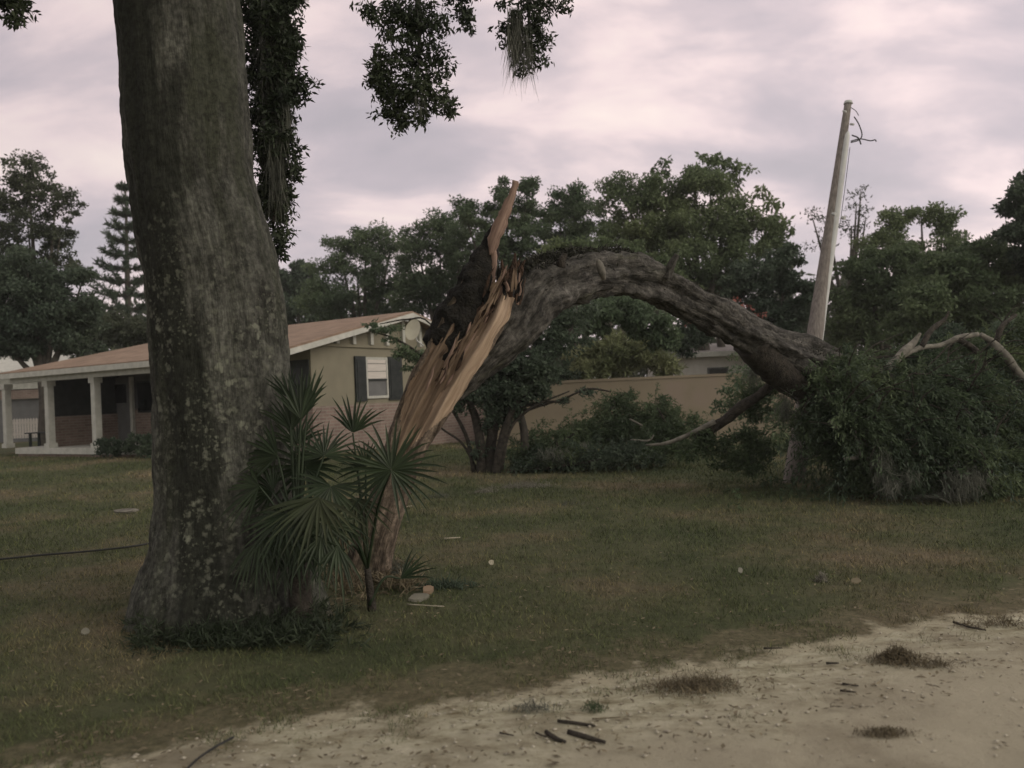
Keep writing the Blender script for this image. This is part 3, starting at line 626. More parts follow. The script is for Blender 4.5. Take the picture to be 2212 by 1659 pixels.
# the fallen stem
FP = [(975, 850, 30, 7.35), (1030, 785, 42, 7.4), (1095, 712, 52, 7.5), (1152, 640, 58, 7.7), (1225, 606, 50, 8.0), (1310, 590, 44, 8.4), (1385, 600, 44, 8.8), (1450, 632, 38, 9.2), (1515, 664, 37, 9.5), (1590, 706, 37, 10.1),
      (1670, 748, 37, 10.7), (1745, 774, 28, 11.2), (1810, 790, 24, 11.5), (1900, 830, 16, 11.8)]
def fmod(ring, c, r, t_, d):
    th = np.arctan2(d[:, 2], d[:, 0]); k = 1 + .10 * np.cos(3 * th + t_ * 9) + .07 * np.cos(5 * th - t_ * 14)
    return c + (ring - c) * k[:, None]
tube('fallen_stem', [P(a, b, d) for a, b, r, d in FP], [r / F * d for a, b, r, d in FP], M['stem_bark'], split, n=110, rough=.24, seed=22, m=20, ridge=.10, modf=fmod, nfreq=7)
rgf = np.random.default_rng(66); Cf, rf = spline([P(a, b, d) for a, b, r, d in FP], [r / F * d for a, b, r, d in FP], 20); fp_ = []
for i in range(60, len(Cf) - 30):
    for _ in range(130):
        a = rgf.normal() * .6; o_ = np.array([-.35 * math.cos(a), math.sin(a), math.cos(a)]); o_ /= np.linalg.norm(o_)
        if vn(Cf[i][0] * 3 + a * 2, a * 2, 0, 4) > .38: fp_.append(Cf[i] + o_ * rf[i] * rgf.uniform(1.0, 1.24) + rgf.normal(size=3) * .012)
leaves('fern_cover', np.array(fp_), .05, .014, M['leaf_fern'], split, 67, bias=(0, 0, .5))
sprays('fern_tufts', np.array(fp_)[::22], .13, (0, -.2, 1), 12, .04, .012, M['leaf_fern'], split, 68, .7, .6)
for i, (nm, pp, mt) in enumerate([
        ('fork', [(1560, 672, 30, 9.8), (1640, 712, 24, 10.4), (1700, 735, 20, 10.9), (1750, 742, 19, 11.3), (1800, 765, 15, 11.5)], 'stem_bark'),
        ('fork', [(1620, 735, 40, 10.4), (1680, 800, 36, 10.9), (1730, 840, 28, 11.1), (1800, 880, 22, 11.2), (1900, 960, 12, 11.0)], 'dark_bark'),
        ('fork', [(1700, 770, 28, 10.9), (1745, 800, 20, 11.0), (1790, 835, 12, 11.0)], 'stem_bark'),
        ('branch', [(1690, 805, 12, 11.0), (1645, 850, 10, 11.2), (1600, 880, 12, 11.3), (1570, 905, 11, 11.4), (1530, 930, 10, 11.5), (1500, 945, 6, 11.6)], 'dark_bark'),
        ('branch', [(1545, 910, 6, 11.4), (1490, 938, 5, 11.5), (1440, 957, 4, 11.6), (1395, 962, 2, 11.6)], 'pale_bark'),
        ('branch', [(1915, 800, 8, 10.9), (1950, 762, 9, 11.0), (1972, 742, 7, 11.1), (1988, 720, 3, 11.1)], 'pale_bark'),
        ('branch', [(1940, 775, 5, 11.0), (1985, 752, 6, 11.1), (2030, 746, 5, 11.2), (2070, 730, 6, 11.2), (2112, 722, 5, 11.3)], 'pale_bark'),
        ('branch', [(2118, 722, 5, 11.3), (2146, 742, 8, 11.3), (2172, 768, 9, 11.2), (2196, 800, 8, 11.2), (2240, 850, 6, 11.1)], 'pale_bark'),
        ('branch', [(1990, 750, 6, 11.1), (2010, 715, 6, 11.2), (2040, 690, 4, 11.3), (2050, 672, 2, 11.3)], 'dark_bark'), ('branch', [(2070, 732, 7, 11.2), (2110, 760, 7, 11.1), (2130, 800, 6, 11.0)], 'dark_bark'),
        ('branch', [(2150, 745, 6, 11.3), (2165, 705, 5, 11.3), (2195, 680, 3, 11.4)], 'dark_bark'), ('branch', [(1880, 800, 14, 11.0), (1950, 830, 12, 10.7), (2040, 860, 9, 10.4), (2100, 900, 5, 10.2)], 'stem_bark'),
        ('stub', [(1440, 600, 12, 8.75), (1450, 572, 9, 8.7), (1462, 550, 6, 8.7)], 'stem_bark'), ('stub', [(1215, 600, 12, 7.75), (1212, 570, 9, 7.65), (1220, 548, 6, 7.65)], 'dark_bark'),
        ('branch', [(1790, 908, 3.5, 10.4), (1830, 943, 3.5, 10.3)], 'pale_bark'),
        ('branch', [(1848, 930, 2, 10.2), (1852, 950, 3, 10.2), (1880, 962, 3, 10.2)], 'pale_bark'),
        ('branch', [(1855, 955, 5, 10.2), (1856, 985, 5, 10.2), (1825, 992, 4, 10.1)], 'pale_bark'),
        ('stub', [(1304, 602, 5, 7.86), (1301, 590, 8, 7.80), (1296, 574, 9, 7.79), (1291, 562, 4, 7.80)], 'pale_bark')]):
    tube(nm, [P(a, b, d) for a, b, r, d in pp], [r / F * d for a, b, r, d in pp], M[mt], split, n=16, rough=.2, seed=40 + i, m=8, nfreq=9)
# its crushed crown
cr = [(1850, 850, 100, 70, 10.9), (1960, 850, 120, 66, 11.0), (2060, 890, 120, 70, 11.0), (2150, 950, 110, 80, 11), (2230, 1020, 90, 90, 10.8), (1830, 930, 120, 80, 11.0), (1950, 950, 120, 90, 10.7), (2060, 1000, 110, 70, 10.4),
      (1990, 1020, 60, 50, 10.2), (2140, 1060, 80, 50, 10.1), (1810, 900, 50, 60, 11.2), (1830, 980, 50, 40, 11.0), (2250, 1060, 80, 60, 10.2), (1880, 800, 60, 30, 11.3), (1890, 1000, 50, 40, 10.5), (1760, 850, 40, 24, 11.3)]
cr += [(2060, 790, 70, 36, 11.9), (2130, 790, 80, 44, 12.0), (2205, 810, 70, 60, 11.9), (2160, 740, 60, 26, 12.2), (2220, 740, 50, 36, 12.2), (1900, 900, 130, 60, 10.7), (2180, 900, 90, 50, 11.4), (2200, 980, 80, 70, 10.6), (1860, 985, 70, 36, 10.6), (2040, 830, 90, 40, 11.3), (1815, 870, 60, 60, 11.3)]
pt = cloud(cr, .30, 26, 201, .2, 1.0, .72)
pt = pt[pt[:, 2] > .02]
leaves('crown', pt, .075, .020, M['leaf_fall'], split, 202, bias=(.7, -.2, -.5))
rts = cloud([b for b in cr if b[0] > 1800] + [(2100, 800, 100, 50, 12), (2200, 850, 60, 60, 11.8), (1950, 790, 60, 30, 11.6)], .016, 30, 207, .5, 1.0); rts = rts[rts[:, 2] > .3]
sprays('drooping_twigs', rts[::3], .7, (.5, -.3, .3), 50, .075, .020, M['leaf_fall'], split, 208, .8, .7)
sprays('drooping_twigs', rts[1::3], .45, (.2, -.3, .7), 40, .075, .022, M['leaf_fall'], split, 209, .9, .3)
sprays('drooping_twigs', rts[2::6], 1.0, (.8, -.3, .2), 60, .065, .018, M['leaf_c'], split, 210, .7, .9)
rgb_ = np.random.default_rng(92); m_ = MB()
for q in rts[::14]:
    q = Vector(q); e_ = q + Vector((rgb_.uniform(-.5, .9), rgb_.uniform(-.5, .1), rgb_.uniform(-.3, .6)))
    m_.tube([q, q.lerp(e_, .5) + Vector((0, 0, .08)), e_], [.014, .010, .004], 5)
m_.out('twigs', M['dark_bark'], split)
pt = cloud([(2090, 770, 70, 34, 12.6), (2150, 820, 60, 50, 12.4), (2040, 780, 50, 30, 12.5), (2210, 880, 60, 50, 12.0), (2120, 860, 60, 40, 12), (1990, 800, 50, 30, 12), (2230, 780, 30, 40, 12.4), (2080, 750, 100, 40, 13), (2180, 760, 80, 50, 13), (2000, 770, 60, 34, 12.6), (2120, 800, 90, 50, 12.8), (2060, 730, 60, 26, 13.2), (2150, 735, 60, 30, 13.2), (2210, 720, 60, 40, 13.2)], .24, 24, 203)
leaves('crown', pt, .085, .024, M['leaf_c'], split, 204, bias=(.5, 0, -.5))
pt = cloud([(1490, 968, 80, 28, 11.7), (1540, 945, 50, 34, 11.6), (1600, 960, 60, 44, 11.6), (1630, 985, 50, 40, 11.9), (1740, 960, 50, 50, 13.5), (1700, 900, 30, 30, 13), (1620, 870, 44, 40, 11.8), (1650, 830, 40, 30, 11.8), (1590, 1012, 60, 16, 11.5)], .17, 20, 205)
pt = pt[pt[:, 2] > .02]
leaves('crown', pt, .08, .026, M['leaf_fall'], split, 206, bias=(-.2, -.2, -.4))
def mossball(px, py, w_, h_, d, nn, ln, sd, parent, mt='moss', nm='hanging_moss', lean=(0, 0, -1), curl=.45, width=.008):
    r_ = np.random.default_rng(sd); c = []
    for _ in range(nn):
        a, b = r_.normal(size=2) * .5; c.append(P(px + a * w_, py + b * h_, d + r_.normal() * .12))
    return strands(nm, np.array(c), ln, M[mt], parent, sd, width, lean=lean, curl=curl)
for i, a in enumerate([(1908, 1005, 22, 34, 9.9, 500, .22), (1925, 1045, 20, 16, 9.7, 260, .2), (2075, 1040, 36, 26, 9.6, 700, .22), (2105, 1030, 30, 22, 9.6, 400, .2), (1700, 870, 16, 30, 11.0, 260, .3), (1965, 1025, 20, 14, 9.8, 200, .2), (1630, 800, 20, 20, 11.4, 160, .3)]):
    mossball(*a, 230 + i, split)
mossball(2020, 1072, 55, 5, 9.75, 420, .25, 240, split, lean=(1, -.1, -.2), curl=.3)

rgg = np.random.default_rng(94); gr0 = []
for _ in range(170):
    g = GP(rgg.uniform(1560, 2330), 1045 + abs(rgg.normal()) * 22 + rgg.uniform(0, 12)); gr0.append((g.x, g.y, .03 + rgg.random() * .12))
sprays('drooping_twigs', gr0, .34, (-.2, -.5, .25), 26, .06, .018, M['leaf_fall'], split, 211, .9, .35)
# ------------------------------------------------------------------ utility pole
pb = GP(1714, 1046); PD = pb.y
up = tag(empty('utility_pole', pb), 'leaning wooden utility pole with a grey conduit and loose wires at its broken top', 'utility pole')
ptop = P(1832, 222, PD + 1.1); ax = (ptop - pb)
tube('shaft', [pb - ax * .03, pb.lerp(ptop, .33), pb.lerp(ptop, .66), ptop], [.160, .125, .088, .056], M['pole'], up, n=28, rough=.05, seed=2, m=12, nfreq=4)
cs = [(1771, 735, .42), (1779, 670, .47), (1801, 504, .66), (1819, 370, .82), (1829, 300, .9), (1832, 285, .92)]
cp = []
for px_, py_, t_ in cs:
    cp.append(P(px_, py_, (pb.lerp(ptop, t_)).y - .07))
cp = [P(1741, 960, PD - .09)] + cp
tube('conduit', cp, [.05, .050, .050, .058, .052, .045, .02], M['conduit'], up, n=14, m=6)
tube('pole_cap', [ptop + Vector((0, 0, -.02)), ptop + Vector((.003, 0, .03))], [.075, .06], M['conduit'], up, n=14, m=2)
def wire(pp, r=.008, par=up, nm='wire', mt='wire', sm=6):
    return tube(nm, [P(a, b, d) for a, b, d in pp], [r] * len(pp), M[mt], par, n=6, m=sm)
dT = PD + 1.0
wire([(1838, 232, dT), (1849, 240, dT), (1855, 250, dT)], .006)
wire([(1845, 252, dT), (1855, 268, dT), (1862, 290, dT), (1856, 302, dT), (1838, 308, dT)], .010)
wire([(1840, 292, dT), (1854, 298, dT), (1860, 312, dT)], .012)
wire([(1838, 305, dT), (1858, 300, dT), (1880, 304, dT), (1890, 302, dT), (1893, 306, dT)], .010, nm='bracket')
wire([(1836, 318, dT - .1), (1826, 400, dT - .3), (1815, 480, dT - .4)], .005)
for (a, b, c) in ((1825, 240, .018), (1841, 268, .02), (1802, 462, .025), (1822, 470, .03)):
    MB().tube([P(a - 4, b, PD + .95 if b < 300 else PD + .55), P(a + 3, b + 1, PD + .9 if b < 300 else PD + .5)], [c, c], 8).out('insulator', M['conduit'], up)

# ------------------------------------------------------------------ ranch house
E1 = Vector((.515, .857, 0)); E2 = Vector((-.857, .515, 0)); CR = P(625, 752, 16.6)
HO = Vector((CR.x, CR.y, 0)) + E1 * .5 + E2 * .45
house = tag(empty('ranch_house', HO, math.atan2(.857, .515)), 'low tan house with brown shingle roof, white trim and a columned porch', 'house')
HM = Matrix.LocRotScale(HO, house.rotation_euler, None).inverted()
def hl(px, py, ax_, val):
    r = CM @ Vector(((px - 1106) / F, (829.5 - py) / F, -1)); o = HM @ CAM; d = HM.to_3x3() @ r; i = 'xyz'.index(ax_)
    return o + d * ((val - o[i]) / d[i])
ZE, SL, XR, WD = 2.72, .24, 3.67, 7.34          # eave height, slope, ridge x, width
def zu(x): return ZE - .12 + (min(x, 2 * XR - x) + .5) * SL     # underside of roof
YL = hl(-6, 812, 'x', -.5).y; YR = hl(240, 739, 'x', XR).y; YR = min(YR, YL - 2.2); Y1 = 2.6; Y2 = hl(108, 880, 'x', 0).y
hb = lambda: MB()
zt = zu(XR) + .12; ze = zu(-.5) + .12
v = [(-.5, -.45, ze), (2 * XR + .5, -.45, ze), (2 * XR + .5, YL, ze), (-.5, YL, ze), (XR, -.45, zt), (XR, YR, zt)]
v += [(a, b, c - .11) for a, b, c in v]
hb().add(v, [(0, 4, 5, 3), (1, 2, 5, 4), (3, 5, 2), (6, 9, 11, 10), (7, 10, 11, 8), (9, 8, 11), (0, 6, 10, 4), (4, 10, 7, 1), (0, 3, 9, 6), (1, 7, 8, 2), (3, 2, 8, 9)]).out('roof', M['shingle'], house, True)
# white fascia below the roof edge
def rake(x0, x1, m):
    m.add([(x0, -.47, zu(x0) - .05), (x1, -.47, zu(x1) - .05), (x1, -.47, zu(x1) + .075), (x0, -.47, zu(x0) + .075), (x0, -.43, zu(x0) - .05), (x1, -.43, zu(x1) - .05), (x1, -.43, zu(x1) + .0), (x0, -.43, zu(x0) + .0)],
          [(0, 1, 2, 3), (5, 4, 7, 6), (0, 4, 5, 1), (3, 2, 6, 7), (0, 3, 7, 4), (1, 5, 6, 2)])
m_ = hb(); rake(-.5, XR, m_); rake(XR, 2 * XR + .5, m_); m_.out('rake_board', M['white'], house, True)
hb().box(-.53, -.503, -.45, YL, ze - .17, ze - .03).out('fascia', M['white'], house, True)
XW = hl(672, 800, 'y', 0).x
hb().prism([(XW, 0), (WD, 0), (WD, zu(WD) - .01), (XR, zu(XR) - .01), (XW, zu(XW) - .01)], 0, Y1).out('wall', M['tan'], house, True)
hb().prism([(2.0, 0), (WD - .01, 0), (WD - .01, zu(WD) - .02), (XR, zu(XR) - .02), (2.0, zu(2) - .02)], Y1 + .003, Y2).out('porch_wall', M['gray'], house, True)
zb = hl(800, 872, 'y', 0).z
hb().box(XW - .04, WD + .03, -.04, Y1 - .05, .0, zb).out('brick_wainscot', M['brick'], house, True)
hb().box(1.95, 2.2, Y1 + .01, Y2, .0, 1.55).out('brick_wainscot', M['brick'], house, True)
hb().box(-.02, 2.0, Y2 - .12, Y2 + .05, .6, 1.45).out('brick_wainscot', M['brick'], house, True)
hb().box(.02, 2.0, Y2 - .08, Y2 + .02, 1.452, 2.6).out('porch_screen', M['dark_trim'], house, True)
hb().box(-.35, 2.0, Y1 + .01, YL - .5, .46, .62).out('porch_floor', M['white'], house, True)
hb().box(-.30, 1.95, Y1 + .02, YL - .55, 0, .455).out('porch_base', M['brick'], house, True)
hb().box(-.32, -.12, Y1 - .2, YL - .3, 2.42, ze - .13).out('porch_beam', M['white'], house, True)
for px_ in (208, 107, 15):
    q = hl(px_, 880, 'x', -.2)
    p_ = hb().box(q.x - .085, q.x + .085, q.y - .085, q.y + .085, .62, 2.42).out('porch_post', M['white'], house, True)
    hb().box(q.x - .12, q.x + .12, q.y - .12, q.y + .12, .621, .74).out('base_block', M['white'], p_, True)
    hb().box(q.x - .12, q.x + .12, q.y - .12, q.y + .12, 2.28, 2.418).out('capital', M['white'], p_, True)
# gable window with shutters
wa, wb = hl(790, 777, 'y', 0), hl(834, 853, 'y', 0); x0, x1, z1, z0 = wa.x, wb.x, wa.z, hl(812, 855, 'y', 0).z
wn = hb(); wn.box(x0 - .05, x1 + .05, -.05, -.003, z1, z1 + .06).box(x0 - .05, x1 + .05, -.05, -.003, z0 - .06, z0).box(x0 - .05, x0, -.05, -.003, z0, z1).box(x1, x1 + .05, -.05, -.003, z0, z1)
wn = wn.out('window', M['white'], house, True)
hb().box(x0, x1, -.02, -.004, z0, z1).out('pane', M['gray'], wn, True)
zm = hl(812, 818, 'y', 0).z
bl = hb()
k_ = 0; zz_ = zm
while zz_ < z1 - .02:
    bl.box(x0 + .01, x1 - .01, -.045, -.024, zz_, min(z1, zz_ + .17)); zz_ += .185
bl.out('blind', M['blind'], wn, True)
hb().box(x0, x1, -.048, -.022, zm - .05, zm - .01).out('sash', M['dark_trim'], wn, True)
for a, b in ((765, 788), (837, 866)):
    s0, s1 = hl(a, 812, 'y', 0).x, hl(b, 812, 'y', 0).x; m_ = hb().box(s0, s1, -.055, -.004, z0 - .12, z1 + .08)
    nl = 16
    for i in range(nl):
        zq = z0 - .06 + (z1 + .02 - z0 + .04) * i / nl; m_.box(s0 + .05, s1 - .05, -.07, -.054, zq, zq + .05)
    m_.out('shutter', M['dark_trim'], house, True)
zband = hl(800, 750, 'y', 0).z
for px_ in (726, 762, 800, 834, 869, 905, 940):
    xq = hl(px_, 745, 'y', -.02).x
    if zu(xq) - zband > .1: hb().box(xq - .05, xq + .05, -.09, -.004, zband + .052, zu(xq) - .014).out('bracket', M['white'], house, True)
hb().box(XW, WD, -.05, -.004, zband - .02, zband + .05).out('trim_band', M['tan'], house, True)
# front of the house: dark corner panel, door, window
for yy0, yy1 in ((.25, 1.3),):  # dark window added by the corner to stand in for the porch shade
    wn = hb().box(XW - .03, XW - .004, yy0 - .2, yy1 + .9, .7, 2.5).out('window', M['dark_trim'], house, True)
    hb().box(XW - .04, XW - .031, yy0 + .05, yy1 + .6, 1.0, 2.3).out('pane', M['glass_dark'], wn, True)
qd = hl(262, 880, 'x', 2.0); d0, d1 = hl(283, 880, 'x', 1.9).y, hl(243, 880, 'x', 1.9).y
dr_ = hb().box(1.90, 1.945, d0, d1, .62, 2.5).out('door', M['gray'], house, True)
m_ = hb(); m_.box(1.86, 1.944, d0 - .12, d0 - .003, .622, 2.5).box(1.86, 1.944, d1 + .003, d1 + .12, .622, 2.5); m_.out('frame', M['white'], dr_, True)
hb().box(1.87, 1.899, d0 + .2, d1 - .2, 1.75, 2.3).out('pane', M['glass_dark'], dr_, True)
w0, w1 = hl(330, 830, 'x', 1.95).y, hl(300, 830, 'x', 1.95).y
wn = hb().box(1.88, 1.944, w0 - .5, w1, 1.45, 2.35).out('window', M['dark_trim'], house, True); hb().box(1.865, 1.879, w0 - .45, w1 - .05, 1.5, 2.3).out('pane', M['glass_dark'], wn, True)
# satellite dish on the gable
dc = P(893, 713, hl(893, 713, 'y', -.7).length * 0 + 18.6)
dish = tag(empty('satellite_dish', dc), 'round beige satellite dish mounted under the gable of the tan house', 'satellite dish')
V_, F_ = [], []; dn = Vector((-.45, -1, .35)).normalized(); du = dn.cross(Vector((0, 0, 1))).normalized(); dv = dn.cross(du)
for i in range(6):
    for j in range(24):
        rr = .23 * i / 5 + .001; a = j * math.pi / 12; V_.append(dc + du * math.cos(a) * rr * .88 + dv * math.sin(a) * rr * 1.12 + dn * (rr ** 2) * .55)
F_ = [(i * 24 + j, i * 24 + (j + 1) % 24, i * 24 + 24 + (j + 1) % 24, i * 24 + 24 + j) for i in range(5) for j in range(24)]
mk('reflector', V_, F_, M['beige'], dish, True)
MB().tube([dc - dn * .01, dc - dn * .14 + Vector((0, 0, -.2)), dc - dn * .30 + Vector((.05, .2, -.25))], [.02, .02, .02], 8).out('mount_arm', M['conduit'], dish)
MB().tube([dc - dv * .30 + dn * .05, dc + dn * .32 - dv * .12], [.012, .012], 6).tube([dc + dn * .30 - dv * .12, dc + dn * .38 - dv * .11], [.035, .03], 8).out('feed_arm', M['conduit'], dish)

# ------------------------------------------------------------------ boundary wall
a_, b_ = P(1100, 860, 21.5), P(2380, 800, 22.5)
wl = empty('stucco_wall', (a_.x, a_.y, 0), math.atan2(b_.y - a_.y, b_.x - a_.x)); tag(wl, 'plain brown stucco wall behind the fallen branches', 'wall')
LW = math.hypot(b_.x - a_.x, b_.y - a_.y)
MB().box(-.4, LW, 0, .2, -.1, 1.76).out('panel', M['wallmat'], wl, True)
MB().box(-.42, LW + .02, -.025, .225, 1.762, 1.83).out('coping', M['wallmat'], wl, True)

# ------------------------------------------------------------------ neighbouring buildings
def cottage(label, px0, px1, pye, pyr, d, wallm, roofm, dep=6, z0=0, hip=1.5):
    A, B = P(px0, pye, d), P(px1, pye, d); zR = P((px0 + px1) / 2, pyr, d + dep / 2).z
    h = tag(empty('neighbor_house', (A.x, d, 0)), label, 'house'); L = B.x - A.x; ze_ = (A.z + B.z) / 2
    MB().box(0, L, 0, dep, z0, ze_).out('wall', M[wallm], h, True)
    MB().add([(-.4, -.4, ze_ + .003), (L + .4, -.4, ze_ + .003), (L + .4, dep + .4, ze_ + .003), (-.4, dep + .4, ze_ + .003), (hip, dep / 2, zR), (L - hip, dep / 2, zR)],
             [(0, 1, 5, 4), (2, 3, 4, 5), (3, 0, 4), (1, 2, 5), (3, 2, 1, 0)]).out('roof', M[roofm], h, True)
    MB().box(-.42, L + .42, -.45, -.40, ze_ - .08, ze_ + .08).out('fascia', M['white'], h, True)
    return h, L, ze_
h2, L2, z2 = cottage('white house with grey roof seen over the brown wall under the arch', 1462, 1700, 764, 740, 27, 'bright_white', 'tile_roof')
for x_ in (1.0, 2.7):
    wn = MB().box(x_, x_ + .7, -.04, -.003, 1.2, 2.1).out('window', M['gray'], h2, True); MB().box(x_ + .05, x_ + .65, -.05, -.041, 1.25, 2.05).out('pane', M['glass_dark'], wn, True)
h3, L3, z3 = cottage('grey house with a pale low roof seen beyond the left end of the porch', -260, 104, 812, 764, 33, 'gray', 'white')
MB().box(L3 - 2.6, L3 - .1, -.2, -.003, z3 - .65, z3 - .1).out('awning', M['white'], h3, True)
MB().box(L3 - 1.9, L3 - .15, -.16, -.003, z3 - 1.05, z3 - .68).out('shutter', M['brick'], h3, True)
pf0, pf1 = P(22, 905, 29), P(112, 905, 29); zt_ = pf0.z
pk = tag(empty('picket_fence', (pf0.x, 29, 0)), 'short cream picket fence seen through the open end of the porch', 'fence'); LP_ = pf1.x - pf0.x; m_ = MB()
zb_ = P(60, 946, 29).z; npk = 15
for i in range(npk):
    x_ = LP_ * i / npk; m_.prism([(x_, zb_), (x_ + .075, zb_), (x_ + .075, zt_ - .05), (x_ + .0375, zt_), (x_, zt_ - .05)], 0, .02)
m_.out('pickets', M['blind'], pk, True)
MB().box(0, LP_, .021, .06, zt_ - .2, zt_ - .12).box(0, LP_, .021, .06, zb_ + .1, zb_ + .18).out('rail', M['blind'], pk, True)
MB().box(-.05, .03, .0, .08, 0.2, zb_ + .5).box(LP_ - .03, LP_ + .05, .0, .08, .2, zb_ + .5).out('post', M['blind'], pk, True)
gb = P(98, 945, 24); gr_ = tag(empty('patio_table', (gb.x, gb.y, .45)), 'small dark patio table standing behind the second porch post', 'table'); zt2 = P(95, 933, 24).z
MB().box(-.45, .35, -.3, .3, zt2 - .48, zt2 - .45).out('table_top', M['dark_trim'], gr_, True)
for sx in (-.32, .25):
    for sy in (-.22, .22): MB().box(sx - .03, sx + .03, sy - .03, sy + .03, -.1, zt2 - .482).out('leg', M['dark_trim'], gr_, True)

# ------------------------------------------------------------------ trees and shrubs behind
def tree(label, blobs, mt, name='broadleaf_tree', cat='tree', L=.125, W=.06, per=.50, sub=26, seed=1, group='trees behind the houses', trunk=True, r=.22, keep_=1.0, bias=(0, 0, -.15), hollow=.35, tw=None):
    dd_ = np.mean([b[4] for b in blobs]); bx = np.mean([P(b[0], b[1], b[4]).x for b in blobs]) if tw is None else P(tw, 900, dd_).x
    e = tag(empty(name, (bx, dd_, float(gh(bx, dd_)))), label, cat, group)
    pt = cloud(blobs, per, sub, seed, hollow, .8, keep_); pt = pt[pt[:, 2] > .05]
    leaves('crown', pt, L, W, M[mt], e, seed + 1, bias=bias)
    if trunk:
        zt = max(P(b[0], b[1], b[4]).z for b in blobs) ; zm_ = zt * .45
        v, f = tube_vf([(bx, dd_, -.2), (bx + .1, dd_, zm_ * .5), (bx, dd_, zm_)], [r * 1.3, r, r * .8], 10, .1, seed, 4)
        m_ = MB(); m_.add(v, f)
        for b in blobs[:7]:
            c = P(b[0], b[1], b[4]); s_ = Vector((bx, dd_, zm_ * .92)); md = s_.lerp(c, .5) + Vector((0, 0, -.15 * (c - s_).length * .5))
            v, f = tube_vf([s_, md, c], [r * .6, r * .35, r * .08], 7, .1, seed, 4); m_.add(v, f)
        m_.out('trunk', M['far_bark'], e, smooth=True)
    return e
T = tree
T('loose pale tree with gaps of sky at the left edge of the picture', [(60, 375, 70, 42, 28), (20, 430, 60, 45, 28), (120, 440, 60, 36, 28), (60, 490, 90, 40, 28), (130, 510, 50, 40, 28), (30, 560, 80, 50, 28), (130, 585, 55, 50, 28), (80, 410, 50, 30, 28)], 'leaf_far', per=.26, sub=17, seed=301, keep_=.8, bias=(-.8, 0, .3))
T('dense dark tree above the porch roof at the left edge', [(40, 640, 110, 70, 26), (120, 670, 90, 70, 26), (0, 720, 110, 70, 26), (110, 730, 110, 50, 26), (150, 700, 60, 60, 26), (180, 600, 22, 34, 26), (60, 590, 90, 50, 26), (190, 650, 30, 40, 26), (-60, 640, 80, 90, 26)], 'leaf_c', seed=302)
T('low dark shrub line tree behind the porch roof beside the pine', [(210, 710, 60, 40, 30), (270, 720, 60, 36, 30), (330, 715, 60, 40, 30), (240, 690, 50, 26, 31)], 'leaf_far', seed=303, trunk=False, sub=16)
T('small dark distant tree right of the big oak trunk', [(640, 600, 44, 40, 44), (600, 640, 60, 60, 44), (680, 640, 40, 50, 44), (650, 680, 80, 40, 44)], 'leaf_c', seed=304, L=.26, W=.13)
T('dark oak with sky holes behind the brown roof', [(735, 545, 44, 40, 34), (790, 510, 44, 36, 34), (770, 570, 70, 50, 34), (700, 600, 40, 40, 34), (830, 580, 60, 60, 34), (760, 640, 90, 50, 34), (850, 510, 36, 34, 34), (700, 660, 60, 40, 34), (860, 650, 60, 50, 34)], 'leaf_a', seed=305, keep_=.95, sub=24, per=.42)
T('bushy oak behind the satellite dish', [(900, 520, 44, 40, 32), (950, 500, 50, 50, 32), (930, 580, 80, 60, 32), (1000, 530, 50, 60, 31), (900, 650, 70, 50, 32), (990, 640, 60, 70, 32)], 'leaf_a', seed=306, keep_=.92, sub=20)
T('tree with two upright leafy plumes behind the tall splinter', [(1000, 450, 30, 28, 29), (1078, 405, 16, 28, 29), (1092, 440, 22, 30, 29), (1142, 395, 18, 26, 29), (1136, 440, 28, 40, 29), (1050, 470, 60, 44, 29), (1120, 510, 70, 50, 29), (1060, 560, 80, 60, 29), (1150, 600, 60, 60, 29)], 'leaf_a', seed=307, sub=18)
T('dark tree with a pointed top between the plumes and the tall crown', [(1205, 440, 30, 30, 31), (1240, 425, 36, 24, 31), (1190, 490, 50, 40, 31), (1260, 470, 60, 50, 31), (1230, 540, 80, 50, 31)], 'leaf_a', seed=308, sub=18)
T('large round-headed green tree above the middle of the arch', [(1345, 425, 52, 46, 28), (1420, 420, 66, 44, 28), (1500, 410, 70, 50, 28), (1380, 490, 90, 60, 28), (1480, 490, 100, 60, 28), (1570, 460, 70, 60, 28), (1620, 510, 70, 60, 28), (1680, 530, 40, 40, 28), (1450, 560, 110, 50, 28), (1560, 580, 100, 60, 28)], 'leaf_b', seed=309, sub=26, r=.3)
T('open feathery tree top standing against the sky above the round green crown', [(1435, 352, 15, 13, 29), (1415, 368, 12, 9, 29), (1438, 378, 10, 10, 29), (1530, 340, 30, 13, 29), (1560, 352, 34, 16, 29), (1600, 362, 22, 12, 29), (1495, 372, 26, 15, 29), (1545, 380, 44, 20, 29), (1625, 365, 12, 6, 29), (1580, 395, 30, 22, 29), (1645, 415, 20, 14, 28), (1668, 440, 16, 20, 28), (1680, 465, 14, 10, 28), (1510, 400, 40, 24, 29), (1700, 490, 20, 20, 28)], 'leaf_b', seed=310, sub=9, per=.10, keep_=.8, tw=1560, bias=(0, 0, -.8), L=.22, W=.09, r=.16)
T('bright green foliage mound just above the arch', [(1200, 540, 44, 24, 24), (1280, 532, 50, 24, 24), (1350, 545, 50, 30, 24), (1420, 580, 50, 30, 24), (1480, 620, 40, 30, 24), (1260, 570, 80, 30, 24.5)], 'leaf_b', seed=311, sub=16, name='bushy_tree', r=.15)
T('dark tree left of the utility pole', [(1640, 600, 60, 50, 25), (1700, 570, 44, 50, 25), (1720, 640, 50, 60, 25), (1660, 680, 60, 50, 25), (1600, 620, 50, 40, 25), (1590, 680, 36, 30, 25.5), (1700, 720, 50, 40, 25)], 'leaf_c', seed=312, sub=20)
